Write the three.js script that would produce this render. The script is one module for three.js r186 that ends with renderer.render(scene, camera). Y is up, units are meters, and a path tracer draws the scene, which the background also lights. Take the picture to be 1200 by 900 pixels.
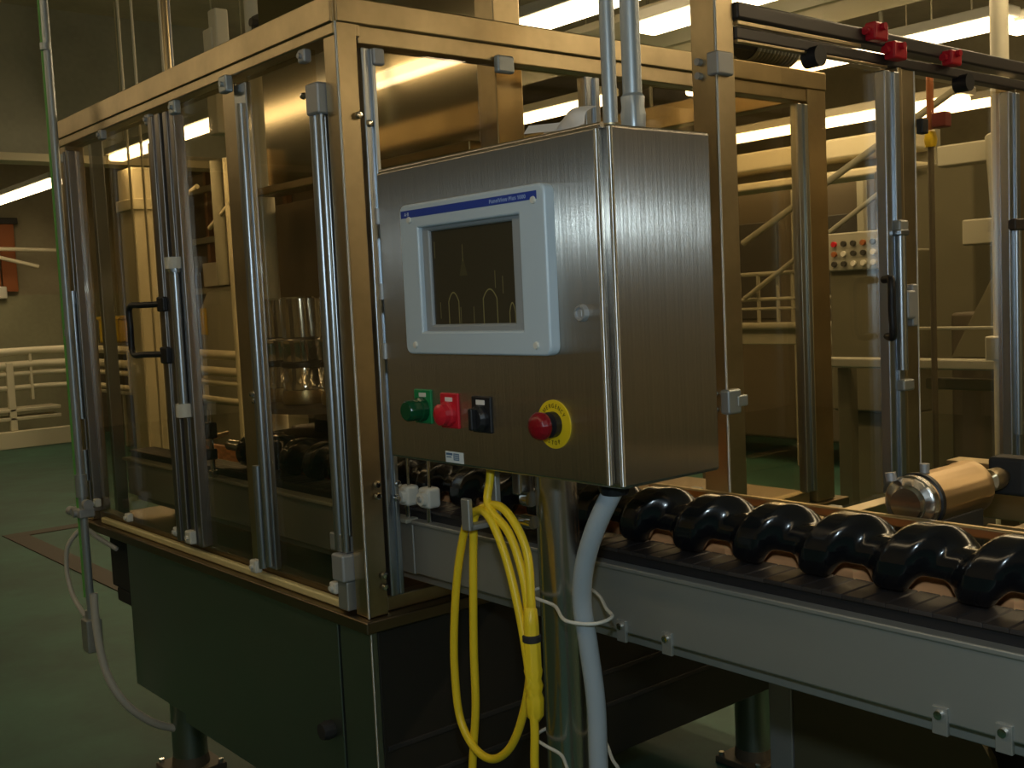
import * as THREE from 'three';
import { RoundedBoxGeometry } from 'three/addons/geometries/RoundedBoxGeometry.js';
import { mergeGeometries, toCreasedNormals } from 'three/addons/utils/BufferGeometryUtils.js';
import { RectAreaLightUniformsLib } from 'three/addons/lights/RectAreaLightUniformsLib.js';

// ---------------------------------------------------------------- camera, light, exposure
const scene = new THREE.Scene();
scene.background = new THREE.Color(0x000000);
const camera = new THREE.PerspectiveCamera(38.471, 4 / 3, 0.05, 60);
const eye = new THREE.Vector3(1.95544, 1.4723, 1.20003);
camera.position.copy(eye);
camera.up.set(-0.02997451, 0.99588188, -0.08556168);
camera.lookAt(eye.x - 0.7677498, eye.y - 0.07775161, eye.z - 0.63601489);
const renderer = new THREE.WebGLRenderer({ antialias: true });
renderer.toneMapping = THREE.LinearToneMapping;
renderer.toneMappingExposure = 0.97;
renderer.shadowMap.enabled = true;
RectAreaLightUniformsLib.init();
const LAMP = new THREE.Color().setRGB(1.0, 0.76, 0.44);       // warm fluorescent tubes
const LAMP_POWER = 9, LAMP_GLOW = 9;
const flash = new THREE.PointLight(new THREE.Color().setRGB(0.72, 0.9, 1.0), 2.5, 0, 2);   // the photographer's flash gun
flash.position.set(eye.x - 0.02, eye.y + 0.19, eye.z - 0.02);
flash.castShadow = true; flash.shadow.radius = 1.6;
scene.add(flash);

// ---------------------------------------------------------------- helpers
let seed = 7;
const rnd = () => { seed = (seed * 1664525 + 1013904223) >>> 0; return seed / 4294967296; };
const names = {};
function numbered(n) { const k = names[n] = (names[n] ?? -1) + 1; return k ? `${n}_${String(k).padStart(3, '0')}` : n; }
function metreUV(g) {                                   // uv in metres from the dominant axis
  const p = g.attributes.position, n = g.attributes.normal, uv = new Float32Array(p.count * 2);
  for (let i = 0; i < p.count; i++) {
    const ax = Math.abs(n.getX(i)), ay = Math.abs(n.getY(i)), az = Math.abs(n.getZ(i));
    let u, v;
    if (az >= ax && az >= ay) { u = p.getX(i); v = p.getY(i); } else if (ax >= ay) { u = p.getZ(i); v = p.getY(i); } else { u = p.getX(i); v = p.getZ(i); }
    uv[2 * i] = u; uv[2 * i + 1] = v;
  }
  g.setAttribute('uv', new THREE.BufferAttribute(uv, 2));
  return g;
}
const flat = (g) => (g.index ? g.toNonIndexed() : g);
// box between two corners, edges rounded by r
function bx(x0, y0, z0, x1, y1, z1, r = 0.003) {
  const w = Math.abs(x1 - x0), h = Math.abs(y1 - y0), d = Math.abs(z1 - z0);
  const rr = Math.min(r, w * 0.45, h * 0.45, d * 0.45);
  const g = rr > 0 ? new RoundedBoxGeometry(w, h, d, 2, rr) : new THREE.BoxGeometry(w, h, d);
  g.translate((x0 + x1) / 2, (y0 + y1) / 2, (z0 + z1) / 2);
  return metreUV(flat(g));
}
function face(x0, y0, x1, y1, z) { const g = new THREE.PlaneGeometry(x1 - x0, y1 - y0); g.translate((x0 + x1) / 2, (y0 + y1) / 2, z); return flat(g); }
function rod(a, b, r, seg = 20, r2 = r) {
  const A = new THREE.Vector3(...a), B = new THREE.Vector3(...b), L = A.distanceTo(B);
  const g = new THREE.CylinderGeometry(r2, r, L, seg, 1);
  g.applyQuaternion(new THREE.Quaternion().setFromUnitVectors(new THREE.Vector3(0, 1, 0), B.clone().sub(A).normalize()));
  g.translate((A.x + B.x) / 2, (A.y + B.y) / 2, (A.z + B.z) / 2);
  return flat(g);
}
function tube(pts, r, n = 60, seg = 12, closed = false) {
  return flat(new THREE.TubeGeometry(new THREE.CatmullRomCurve3(pts.map((p) => new THREE.Vector3(...p)), closed, 'centripetal'), n, r, seg, closed));
}
function lathe(profile, a, dir, seg = 32) {             // profile [[radius, along]...]
  const g = new THREE.LatheGeometry(profile.map(([r, y]) => new THREE.Vector2(r, y)), seg);
  g.applyQuaternion(new THREE.Quaternion().setFromUnitVectors(new THREE.Vector3(0, 1, 0), new THREE.Vector3(...dir).normalize()));
  g.translate(...a);
  return toCreasedNormals(flat(g), 0.7);
}
function plate(pts, depth, bevel = 0.002) {              // outline in x,y extruded towards +z
  const s = new THREE.Shape(pts.map(([x, y]) => new THREE.Vector2(x, y)));
  return flat(new THREE.ExtrudeGeometry(s, { depth, bevelEnabled: bevel > 0, bevelSize: bevel, bevelThickness: bevel, bevelSegments: 2 }));
}
const join = (gs) => { gs = gs.map((g) => { g = flat(g); for (const k of Object.keys(g.attributes)) if (!['position', 'normal', 'uv'].includes(k)) g.deleteAttribute(k); return g; }); return gs.length > 1 ? mergeGeometries(gs) : gs[0]; };
function mesh(name, geos, mat) {
  const m = new THREE.Mesh(Array.isArray(geos) ? join(geos) : geos, mat);
  m.name = name; m.castShadow = m.receiveShadow = true;
  return m;
}
function tag(o, label, category, group) { o.userData.label = label; o.userData.category = category; if (group) o.userData.group = group; return o; }
function thing(name, label, category, pos = [0, 0, 0], group) {
  const o = new THREE.Group(); o.name = numbered(name); o.position.set(...pos); scene.add(o);
  return tag(o, label, category, group);
}
function single(name, label, category, geos, mat, group) { const m = mesh(numbered(name), geos, mat); scene.add(m); return tag(m, label, category, group); }
function part(parent, name, geos, mat, label) {
  const m = mesh(numbered(name), geos, mat); parent.add(m);
  if (label) m.userData.label = label;
  return m;
}
function sub(parent, name, label) { const o = new THREE.Group(); o.name = numbered(name); parent.add(o); if (label) o.userData.label = label; return o; }
function struct(name, geos, mat, parent) { const m = mesh(name, geos, mat); (parent || scene).add(m); if (!parent) m.userData.kind = 'structure'; return m; }

// ---------------------------------------------------------------- procedural textures and materials
function noiseTexture(size, fn, srgb, rx = 1, ry = 1) {
  const d = new Uint8Array(size * size * 4);
  for (let y = 0; y < size; y++) for (let x = 0; x < size; x++) {
    const c = fn(x / size, y / size); const i = (y * size + x) * 4;
    const a = Array.isArray(c) ? c : [c, c, c];
    for (let k = 0; k < 3; k++) d[i + k] = Math.max(0, Math.min(255, a[k] * 255)); d[i + 3] = 255;
  }
  const t = new THREE.DataTexture(d, size, size); t.wrapS = t.wrapT = THREE.RepeatWrapping; t.magFilter = THREE.LinearFilter; t.minFilter = THREE.LinearMipmapLinearFilter; t.generateMipmaps = true;
  if (srgb) t.colorSpace = THREE.SRGBColorSpace;
  t.repeat.set(rx, ry); t.needsUpdate = true;
  return t;
}
function lattice(n) { const a = Array.from({ length: n * n }, rnd); return (u, v) => { const x = ((u % 1) + 1) % 1 * n, y = ((v % 1) + 1) % 1 * n, i = Math.floor(x), j = Math.floor(y), f = x - i, g = y - j, s = (t) => t * t * (3 - 2 * t), q = (p, r) => a[(p % n) + (r % n) * n]; return (q(i, j) * (1 - s(f)) + q(i + 1, j) * s(f)) * (1 - s(g)) + (q(i, j + 1) * (1 - s(f)) + q(i + 1, j + 1) * s(f)) * s(g); }; }
const n8 = lattice(8), n32 = lattice(32), n64 = lattice(64);
const cols = Array.from({ length: 256 }, rnd), cols2 = Array.from({ length: 64 }, rnd);
const streak = (u, v) => { const i = Math.floor(u * 256) % 256, j = Math.floor(u * 64) % 64; return 0.45 * cols[i] + 0.3 * cols2[j] + 0.25 * n32(u, v * 0.4); };
const brushMapV = noiseTexture(256, (u, v) => 0.86 + 0.14 * streak(u, v), false, 4, 1);      // grain runs along v
// vertical brush grooves: every column of the normal map leans sideways a little
const brushNormal = (() => { const W = 2048, d = new Uint8Array(W * 16); for (let x = 0; x < W; x++) { const s = (rnd() * 2 - 1) * 1.0, k = Math.hypot(s, 1); for (let y = 0; y < 4; y++) { const i = (y * W + x) * 4; d[i] = (s / k * 0.5 + 0.5) * 255; d[i + 1] = 127.5; d[i + 2] = (1 / k * 0.5 + 0.5) * 255; d[i + 3] = 255; } } const t = new THREE.DataTexture(d, W, 4); t.wrapS = t.wrapT = THREE.RepeatWrapping; t.magFilter = THREE.LinearFilter; t.repeat.set(27, 1); t.needsUpdate = true; return t; })();
const smudge = noiseTexture(256, (u, v) => 0.84 + 0.16 * (0.8 * n8(u, v) + 0.2 * n32(u, v)), false, 0.8, 0.8);
const mottle = noiseTexture(256, (u, v) => { const k = 0.86 + 0.1 * n8(u, v) + 0.03 * n32(u, v) + 0.02 * n64(u, v); return [k, k * 0.99, k * 0.96]; }, true, 1.7, 1.7);
const floorTex = noiseTexture(512, (u, v) => { const a = n8(u, v), b = n32(u, v), c = n64(u * 2, v * 2); const k = 0.8 + 0.25 * a + 0.12 * b + 0.06 * c; return [0.44 * k, 0.57 * k, 0.5 * k]; }, true, 0.35, 0.35);
const wallTex = noiseTexture(256, (u, v) => { const k = 0.9 + 0.1 * n8(u, v) + 0.04 * n64(u, v); return [k, k, k]; }, true, 0.5, 0.5);
const woodTex = noiseTexture(256, (u, v) => { const k = 0.8 + 0.3 * n32(u * 0.3, v); return [1.0 * k, 0.82 * k, 0.64 * k]; }, true, 4, 4);

const rgb = (r, g, b) => new THREE.Color().setRGB(r, g, b);
const std = (c, rough, metal = 0, o = {}) => new THREE.MeshStandardMaterial({ color: c, roughness: rough, metalness: metal, ...o });
const phys = (c, rough, metal = 0, o = {}) => new THREE.MeshPhysicalMaterial({ color: c, roughness: rough, metalness: metal, ...o });
const M = {
  floor: phys(rgb(0.15, 0.3, 0.29), 0.6, 0, { map: floorTex }),
  ceiling: std(rgb(0.6, 0.54, 0.4), 0.9, 0, { map: wallTex }),
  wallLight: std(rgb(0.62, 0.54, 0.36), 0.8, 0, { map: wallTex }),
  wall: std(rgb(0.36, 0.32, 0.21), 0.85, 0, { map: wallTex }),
  bulkhead: std(rgb(0.42, 0.42, 0.34), 0.7, 0, { map: wallTex }),
  cream: std(rgb(0.72, 0.66, 0.48), 0.6),
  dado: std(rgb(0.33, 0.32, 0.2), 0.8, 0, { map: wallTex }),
  steel: phys(rgb(0.6, 0.58, 0.54), 0.42, 1, { anisotropy: 0.9, roughnessMap: brushMapV }),
  boxSteel: phys(rgb(0.55, 0.52, 0.47), 0.25, 1, { anisotropy: 1, normalMap: brushNormal }),
  hoodSteel: phys(rgb(0.66, 0.57, 0.4), 0.1, 1, {}),
  brownSteel: phys(rgb(0.26, 0.2, 0.13), 0.4, 1, { roughnessMap: smudge }),
  strip: phys(rgb(0.85, 0.72, 0.36), 0.35, 0.2, {}),  // pale yellow stands in for the lamp reflection on the steel sill
  aluDark: phys(rgb(0.34, 0.32, 0.3), 0.36, 1, {}),
  edge: phys(rgb(0.8, 0.8, 0.78), 0.42, 1, { anisotropy: 1, anisotropyRotation: Math.PI / 2 }),  // bright metal for beads added to carry edge highlights
  baseShaded: phys(rgb(0.03, 0.028, 0.024), 0.45, 0.3),  // near-black colour stands in for shade on the base side
  polished: phys(rgb(0.6, 0.58, 0.54), 0.24, 1, {}),
  frameSteel: phys(rgb(0.6, 0.5, 0.33), 0.38, 1, { roughnessMap: smudge, map: mottle }),
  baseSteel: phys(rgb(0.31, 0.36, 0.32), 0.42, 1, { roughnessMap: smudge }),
  alu: phys(rgb(0.46, 0.5, 0.54), 0.33, 1, {}),
  chrome: phys(rgb(0.75, 0.74, 0.72), 0.12, 1),
  convSteel: std(rgb(0.44, 0.45, 0.43), 0.55, 0.75, { roughnessMap: smudge }),
  galvanised: std(rgb(0.45, 0.46, 0.47), 0.6, 0.6, { roughnessMap: smudge }),
  pane: phys(rgb(0.92, 0.88, 0.79), 0.015, 0, { transmission: 1, thickness: 0, ior: 1.5 }),
  black: phys(rgb(0.012, 0.012, 0.014), 0.45, 0),
  blackGloss: phys(rgb(0.006, 0.007, 0.009), 0.2, 0, { clearcoat: 0.5, clearcoatRoughness: 0.15 }),
  rubber: std(rgb(0.02, 0.02, 0.02), 0.7),
  chain: phys(rgb(0.032, 0.026, 0.024), 0.5, 0),
  tan: phys(rgb(1, 0.72, 0.52), 0.5, 0, { map: woodTex }),
  white: std(rgb(0.7, 0.68, 0.6), 0.5),
  bezel: phys(rgb(0.52, 0.61, 0.68), 0.35, 0),
  bezelInner: phys(rgb(0.3, 0.32, 0.33), 0.45, 0),
  screen: phys(rgb(0.045, 0.04, 0.028), 0.22, 0),
  green: phys(rgb(0.01, 0.22, 0.07), 0.3, 0),
  greenDark: phys(rgb(0.004, 0.07, 0.025), 0.22, 0),
  red: phys(rgb(0.6, 0.015, 0.03), 0.3, 0),
  redDark: phys(rgb(0.22, 0.004, 0.01), 0.28, 0),
  yellow: phys(rgb(0.85, 0.6, 0.02), 0.42, 0),
  conduit: phys(rgb(0.36, 0.41, 0.45), 0.5, 0),
  conduitGrey: phys(rgb(0.42, 0.47, 0.5), 0.38, 0.6),
  cable: phys(rgb(0.55, 0.52, 0.45), 0.55, 0),
  greenPipe: phys(rgb(0.14, 0.42, 0.09), 0.5, 0),
  brown: std(rgb(0.04, 0.028, 0.017), 0.6),
  darkRail: phys(rgb(0.05, 0.04, 0.035), 0.4, 0.2),
  orange: std(rgb(0.3, 0.09, 0.02), 0.6),
  bronze: phys(rgb(0.5, 0.36, 0.2), 0.4, 1, {}),
  paper: std(rgb(0.75, 0.72, 0.68), 0.8, 0, { side: THREE.DoubleSide }),
  drum: std(rgb(0.34, 0.33, 0.26), 0.6),
  olive: std(rgb(0.12, 0.11, 0.065), 0.6),
  dark: std(rgb(0.03, 0.028, 0.022), 0.6),
  machine: std(rgb(0.12, 0.1, 0.07), 0.55, 0.3),
  glow: new THREE.MeshStandardMaterial({ color: rgb(0.9, 0.85, 0.7), roughness: 0.6, emissive: LAMP, emissiveIntensity: LAMP_GLOW }),
};
function canvasMaterial(w, h, draw, rough = 0.45) {
  const c = document.createElement('canvas'); c.width = w; c.height = h; draw(c.getContext('2d'), w, h);
  const t = new THREE.CanvasTexture(c); t.colorSpace = THREE.SRGBColorSpace;
  return phys(0xffffff, rough, 0, { map: t });
}

// ---------------------------------------------------------------- the hall
const RX0 = -13, RX1 = 7, RZ0 = -10, RZ1 = 6, RH = 4.2;
struct('floor', [bx(RX0 - 0.2, -0.2, RZ0 - 0.2, RX1 + 0.2, 0, RZ1 + 0.2, 0)], M.floor);
struct('ceiling', [bx(RX0 - 0.2, RH, RZ0 - 0.2, RX1 + 0.2, RH + 0.2, RZ1 + 0.2, 0)], M.ceiling);
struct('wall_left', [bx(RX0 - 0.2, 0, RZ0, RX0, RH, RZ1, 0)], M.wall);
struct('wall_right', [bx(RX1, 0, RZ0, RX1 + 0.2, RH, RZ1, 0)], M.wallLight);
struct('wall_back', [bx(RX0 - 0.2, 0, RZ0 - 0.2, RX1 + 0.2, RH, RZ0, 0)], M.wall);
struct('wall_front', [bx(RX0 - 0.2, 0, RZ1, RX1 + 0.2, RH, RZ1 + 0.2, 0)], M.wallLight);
struct('wall_bulkhead', [bx(-8.4, 2.92, -3.75, -8.2, RH, RZ1, 0)], M.bulkhead);
struct('trim_1', [bx(-8.44, 2.86, -3.77, -8.17, 2.93, RZ1, 0.005)], M.cream);
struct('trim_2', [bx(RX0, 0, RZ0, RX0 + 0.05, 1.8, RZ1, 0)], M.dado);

// ceiling lamps: housing, glowing diffuser, two hangers; light just below
const softGlow = M.glow.clone(); softGlow.emissiveIntensity = LAMP_GLOW * 0.4;
function lamp(x, z, label, y = 2.9, len = 2.36, dim = 1) {
  const t = thing('ceiling_lamp', label, 'lamp', [x, y, z], 'fluorescent ceiling lamps');
  const h = len / 2;
  part(t, 'housing', [bx(-h, 0.01, -0.1, h, 0.07, 0.1, 0.012)], M.white);
  part(t, 'diffuser', [bx(-h + 0.02, -0.045, -0.07, h - 0.02, 0.01, 0.07, 0.02)], dim < 1 ? softGlow : M.glow);
  for (const s of [-1, 1]) part(t, 'hanger', [rod([s * h * 0.8, 0.07, 0], [s * h * 0.8, RH - y, 0], 0.006, 8)], M.cream);
  const l = new THREE.RectAreaLight(LAMP, LAMP_POWER * dim, len - 0.04, 0.14);
  l.position.set(0, -0.05, 0); l.rotation.x = -Math.PI / 2; t.add(l);
  return t;
}
lamp(-10.9, -2.58, 'far fluorescent lamp seen under the grey bulkhead beside the green and white pole');
lamp(-10.9, -0.2, 'added fluorescent lamp beyond the grey bulkhead, unseen outside the left picture edge');  // unseen lamp added to brighten the far left of the hall
lamp(-6.78, -2.52, 'fluorescent lamp seen through the left enclosure door, beyond the black door handle');
lamp(-4.35, -2.48, 'fluorescent lamp seen through the clear pane left of the enclosure corner post');
lamp(-1.86, -2.7, 'bright fluorescent lamp above the enclosure beam, left of the two grey conduits');
lamp(0.6, -2.7, 'fluorescent lamp in line with the bright one above the conduits, further to the right', 2.9, 2.36);
lamp(-1.05, -3.3, 'second fluorescent lamp parallel to the bright one, seen between conduits and guard post');
lamp(-4.9, -4.62, 'fluorescent lamp seen low through the pane just above the papers on the cabinet', 2.9, 2.2);
lamp(-2.2, -5.0, 'fluorescent lamp seen right of the square post, above the enclosure rear corner');
lamp(0.0, -5.25, 'fluorescent lamp at the upper right beside the cream vertical pipe');
lamp(-3.1, -6.0, 'low broken row of lights seen through the right guard doors', 2.68, 2.6);
lamp(-2.2, -7.7, 'long flat fluorescent lamp seen through the far right guard pane', 2.9, 2.6);
lamp(3.1, -2.75, 'added fluorescent lamp, unseen right of the picture beyond the conveyor end');  // unseen lamp added to brighten the side beam and cabinet side
lamp(5.7, -2.75, 'added fluorescent lamp, unseen far to the right of the picture near the right wall');  // unseen lamp added for more light on the side beam
lamp(-5.15, 1.65, 'first fluorescent lamp of the row on the viewer side, far left over the green aisle', 2.9, 2.36, 0.24);
lamp(-2.7, 1.65, 'second fluorescent lamp of the row on the viewer side, mirrored in the tall stainless cabinet', 2.9, 2.36, 0.24);
lamp(-0.25, 1.65, 'third fluorescent lamp of the row on the viewer side, above the enclosure front', 2.9, 2.36, 0.24);
lamp(2.2, 1.65, 'fourth fluorescent lamp of the row on the viewer side, above the viewer', 2.9, 2.36, 0.24);

// ---------------------------------------------------------------- machine base under the enclosure
{
  const t = thing('machine_base', 'dark green-grey steel machine base carrying the clear enclosure', 'machine base');
  part(t, 'front_panel', [bx(-1.02, 0.31, -0.02, -0.135, 0.785, 0, 0.003)], M.baseSteel);
  part(t, 'front_panel', [bx(-1.4, 0.33, -0.03, -1.03, 0.785, -0.006, 0.003)], M.baseSteel);
  part(t, 'front_panel', [bx(-0.125, 0.31, -0.02, -0.001, 0.785, 0, 0.004)], M.baseSteel);
  part(t, 'side_panel', [bx(-0.02, 0.3, -1.7, -0.004, 0.785, -0.021, 0.003)], M.baseShaded, 'side panel coloured near black for the shade under the conveyor');
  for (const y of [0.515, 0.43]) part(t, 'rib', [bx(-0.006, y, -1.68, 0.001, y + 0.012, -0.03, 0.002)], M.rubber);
  part(t, 'highlight_bead', [rod([-0.001, 0.312, -0.003], [-0.001, 0.784, -0.003], 0.0028, 10)], M.edge);
  part(t, 'body', [bx(-1.39, 0.32, -1.7, -0.021, 0.78, -0.031, 0)], M.baseSteel);
  part(t, 'deck_plate', [bx(-1.75, 0.785, -1.74, 0.018, 0.812, 0.018, 0.004)], M.brownSteel, 'brownish steel deck plate with a raised rim');
  part(t, 'sill', [bx(-1.66, 0.812, -0.055, -0.06, 0.845, -0.02, 0.004)], M.brownSteel);
  part(t, 'sill_glint_strip', [bx(-1.6, 0.8125, -0.019, -0.11, 0.832, -0.001, 0.006)], M.strip, 'bottom edge strip coloured pale yellow for the lamp reflection on the sill');
  part(t, 'sill', [bx(-0.055, 0.812, -1.59, -0.02, 0.845, -0.06, 0.004)], M.frameSteel);
  const knob = part(t, 'knob', [lathe([[0, 0.03], [0.018, 0.028], [0.022, 0.015], [0.02, 0], [0, 0]], [-0.185, 0.525, 0], [0, 0, 1])], M.rubber, 'small black round knob');
  for (const [x, z] of [[-1.42, -0.17], [-0.16, -1.46], [-0.16, -0.2], [-1.42, -1.46]]) {
    const leg = part(t, 'leg', [rod([x, 0.03, z], [x, 0.4, z], 0.055, 28)], M.baseSteel);
    part(leg, 'foot_plate', [bx(x - 0.085, 0, z - 0.085, x + 0.085, 0.02, z + 0.085, 0.004), rod([x, 0.02, z], [x, 0.05, z], 0.06, 28, 0.056)], M.machine);
    part(leg, 'bolt', [[-1, -1], [1, -1], [-1, 1], [1, 1]].map(([a, b]) => rod([x + a * 0.07, 0.02, z + b * 0.07], [x + a * 0.07, 0.032, z + b * 0.07], 0.009, 6)), M.chrome);
  }
  part(t, 'bracket', [bx(-1.62, 0.6, -0.09, -1.42, 0.785, -0.03, 0.006), bx(-1.6, 0.55, -0.085, -1.48, 0.6, -0.035, 0.01)], M.rubber, 'black bracket under the deck end');
}

// ---------------------------------------------------------------- clear guard enclosure
// aluminium door profile with a groove on its outer face; axis y, outer face at +z before turning
function stile(w, y0, y1, d = 0.03) {
  return [bx(-w / 2, y0, -d, -w * 0.14, y1, 0, 0.004), bx(w * 0.14, y0, -d, w / 2, y1, 0, 0.004), bx(-w * 0.16, y0, -d, w * 0.16, y1, -0.008, 0)];
}
const onFront = (gs, x, z = 0) => gs.map((g) => g.translate(x, 0, z));
const onSide = (gs, z, x = 0) => gs.map((g) => g.rotateY(Math.PI / 2).translate(x, 0, z));
function bolts(parent, list) { for (const p of list) part(parent, 'bolt', [lathe([[0, 0.008], [0.006, 0.007], [0.008, 0], [0, 0]], p.slice(0, 3), p[3] === 'x' ? [1, 0, 0] : [0, 0, 1], 12)], M.chrome); }
function clip(parent, x, y, z, s = 0.013, mat = M.white) { part(parent, 'corner_clip', [bx(x - s, y - s, z - 0.004, x + s, y + s, z + 0.016, 0.005), rod([x, y, z + 0.015], [x, y, z + 0.022], 0.006, 10)], mat); }
const enclosure = thing('guard_enclosure', 'stainless framed machine enclosure with clear door panels behind the control cabinet', 'enclosure');
{
  const E = enclosure, Y0 = 0.8135, YB = 2.02, YT = 2.095;
  // posts
  part(E, 'post', [bx(-0.05, Y0, -0.05, 0, 2.05, 0, 0.003)], M.frameSteel, 'square corner post with a bright edge');
  part(E, 'post', [bx(-1.72, Y0, -0.06, -1.67, 2.05, 0, 0.003)], M.frameSteel);
  part(E, 'post', [bx(-0.06, Y0, -1.69, 0, 2.05, -1.6, 0.003)], M.frameSteel);
  part(E, 'post', [bx(-1.72, Y0, -1.69, -1.66, 2.05, -1.62, 0.003)], M.frameSteel);
  part(E, 'post', [bx(-1.715, Y0, -0.35, -1.67, 2.05, -0.29, 0.003)], M.frameSteel);
  part(E, 'post', [bx(-1.715, Y0, -0.13, -1.69, 2.05, -0.09, 0.003)], M.alu);
  part(E, 'post', [bx(-1.715, Y0, -0.99, -1.67, 2.05, -0.93, 0.003)], M.frameSteel);
  part(E, 'post', [bx(-0.9, Y0, -1.69, -0.84, 2.05, -1.63, 0.003)], M.frameSteel);
  part(E, 'highlight_bead', [rod([-0.001, Y0, -0.001], [-0.001, 2.046, -0.001], 0.0032, 10)], M.edge);  // bead added along the corner for its bright highlight line
  // beams
  part(E, 'beam', [bx(-1.73, 2.02, -0.06, -0.001, 2.1, 0.004, 0.004), bx(-1.73, 2.045, 0.003, -0.002, 2.1, 0.01, 0.002)], M.frameSteel, 'top beam over the left doors');
  part(E, 'beam', [bx(-0.06, 2.045, -1.69, 0.004, 2.098, -0.001, 0.004), bx(-0.055, 2.008, -1.6, -0.004, 2.046, -0.055, 0.003)], M.frameSteel, 'top beam over the side opening, golden reflections');
  part(E, 'beam', [bx(-1.67, 2.02, -1.69, -0.06, 2.1, -1.63, 0.004)], M.frameSteel);
  // front: left door
  const d1 = sub(E, 'door', 'left hinged door with black pull handle');
  part(d1, 'door_stile', onFront(stile(0.075, 0.85, 2.0), -0.915, 0.016), M.aluDark);
  part(d1, 'door_stile', onFront(stile(0.05, 0.85, 2.0), -1.635, 0.014), M.aluDark);
  part(d1, 'pane', [bx(-1.6, 0.85, -0.012, -0.953, 2.01, -0.006, 0)], M.pane);
  part(d1, 'handle', [tube([[-0.93, 1.5, 0.02], [-1.0, 1.5, 0.05], [-1.06, 1.5, 0.055], [-1.075, 1.49, 0.055], [-1.075, 1.44, 0.055], [-1.075, 1.38, 0.055], [-1.06, 1.365, 0.055], [-1.0, 1.365, 0.05], [-0.93, 1.365, 0.02]], 0.0085, 80, 10), bx(-0.945, 1.34, 0.014, -0.9, 1.385, 0.03, 0.005), bx(-0.945, 1.48, 0.014, -0.9, 1.52, 0.03, 0.005)], M.black, 'black pull handle');
  clip(d1, -1.315, 2.005, 0, 0.014, M.galvanised); clip(d1, -1.33, 0.866, 0); clip(d1, -1.66, 1.98, 0.005); clip(d1, -1.6, 0.88, 0); clip(d1, -0.965, 0.872, 0);
  clip(d1, -0.96, 1.995, 0, 0.014, M.galvanised);
  part(d1, 'hinge', [rod([-1.645, 0.95, 0.018], [-1.645, 1.05, 0.018], 0.012, 14), rod([-1.645, 1.52, 0.018], [-1.645, 1.56, 0.018], 0.016, 14), rod([-1.645, 1.15, 0.018], [-1.645, 1.52, 0.018], 0.011, 14)], M.alu);
  // front: middle door
  const d2 = sub(E, 'door', 'middle door with a clear panel');
  part(d2, 'door_stile', onFront(stile(0.07, 0.85, 2.0), -0.832, 0.01), M.aluDark);
  part(d2, 'door_stile', [bx(-0.545, 0.85, -0.035, -0.475, 2.01, -0.008, 0.004)], M.frameSteel);
  part(d2, 'pane', [bx(-0.8, 0.85, -0.012, -0.545, 2.01, -0.006, 0)], M.pane);
  part(d2, 'hinge', [rod([-0.83, 1.2, 0.02], [-0.83, 1.58, 0.02], 0.013, 16), lathe([[0, 0], [0.02, 0], [0.022, 0.012], [0.018, 0.03], [0, 0.032]], [-0.83, 1.58, 0.02], [0, 1, 0], 18)], M.alu, 'polished hinge tube with a cream cap');
  part(d2, 'hinge_cap', [rod([-0.83, 1.59, 0.02], [-0.83, 1.62, 0.02], 0.024, 14)], M.white);
  part(d2, 'hinge_cap', [rod([-0.83, 1.2, 0.02], [-0.83, 1.235, 0.02], 0.022, 14)], M.white);
  clip(d2, -0.855, 0.873, 0.01, 0.018); clip(d2, -0.79, 2.0, 0, 0.018, M.conduitGrey);
  // front: right door
  const d3 = sub(E, 'door', 'right door beside the corner post');
  part(d3, 'door_stile', [rod([-0.462, 0.85, 0.004], [-0.462, 1.1, 0.004], 0.012, 14), rod([-0.425, 0.86, 0.004], [-0.425, 1.95, 0.004], 0.011, 14), bx(-0.475, 0.85, -0.02, -0.415, 2.0, -0.004, 0.003)], M.alu);
  part(d3, 'door_stile', [bx(-0.105, 0.98, -0.03, -0.057, 1.87, 0.004, 0.006), rod([-0.093, 0.95, 0.004], [-0.093, 1.87, 0.004], 0.012, 14), rod([-0.068, 0.95, 0.004], [-0.068, 1.87, 0.004], 0.01, 14)], M.alu, 'blue-grey aluminium stile');
  part(d3, 'pane', [bx(-0.41, 0.85, -0.012, -0.105, 2.01, -0.006, 0)], M.pane);
  part(d3, 'hinge_block', [bx(-0.103, 1.87, -0.02, -0.052, 1.935, 0.02, 0.006)], M.galvanised);
  part(d3, 'hinge_block', [bx(-0.1, 0.885, -0.02, -0.052, 0.945, 0.026, 0.006)], M.galvanised);
  part(d3, 'stile_foot', [bx(-0.1, 0.82, -0.018, -0.06, 0.884, 0.014, 0.004)], M.convSteel);
  part(d3, 'stile_collar', [bx(-0.125, 0.946, -0.018, -0.06, 0.985, 0.012, 0.004)], M.convSteel);
  clip(d3, -0.48, 2.003, 0.006, 0.02, M.conduitGrey); clip(d3, -0.487, 0.852, 0.006, 0.016); clip(d3, -0.12, 0.862, 0, 0.013); clip(d3, -0.118, 1.998, 0, 0.014, M.galvanised);
  bolts(d3, [[-0.14, 1.92, 0.0], [-0.48, 1.27, -0.006], [-0.47, 1.255, -0.006]]);
  // end panel on the left and panels at the rear
  part(E, 'pane', [bx(-1.7, 0.85, -0.92, -1.694, 2.01, -0.36, 0)], M.pane);
  part(E, 'pane', [bx(-1.7, 0.85, -0.28, -1.694, 2.01, -0.14, 0)], M.pane);
  // side face towards the conveyor
  const s1 = sub(E, 'side_panel', 'clear side panel above the conveyor outlet');
  part(s1, 'panel_stile', onSide(stile(0.034, 0.85, 2.0), -0.073, 0.006), M.alu);
  part(s1, 'panel_stile', onSide(stile(0.05, 1.2, 2.0), -0.715, 0.004), M.alu);
  part(s1, 'pane', [bx(-0.012, 1.25, -0.69, -0.006, 2.0, -0.09, 0)], M.pane);
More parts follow.
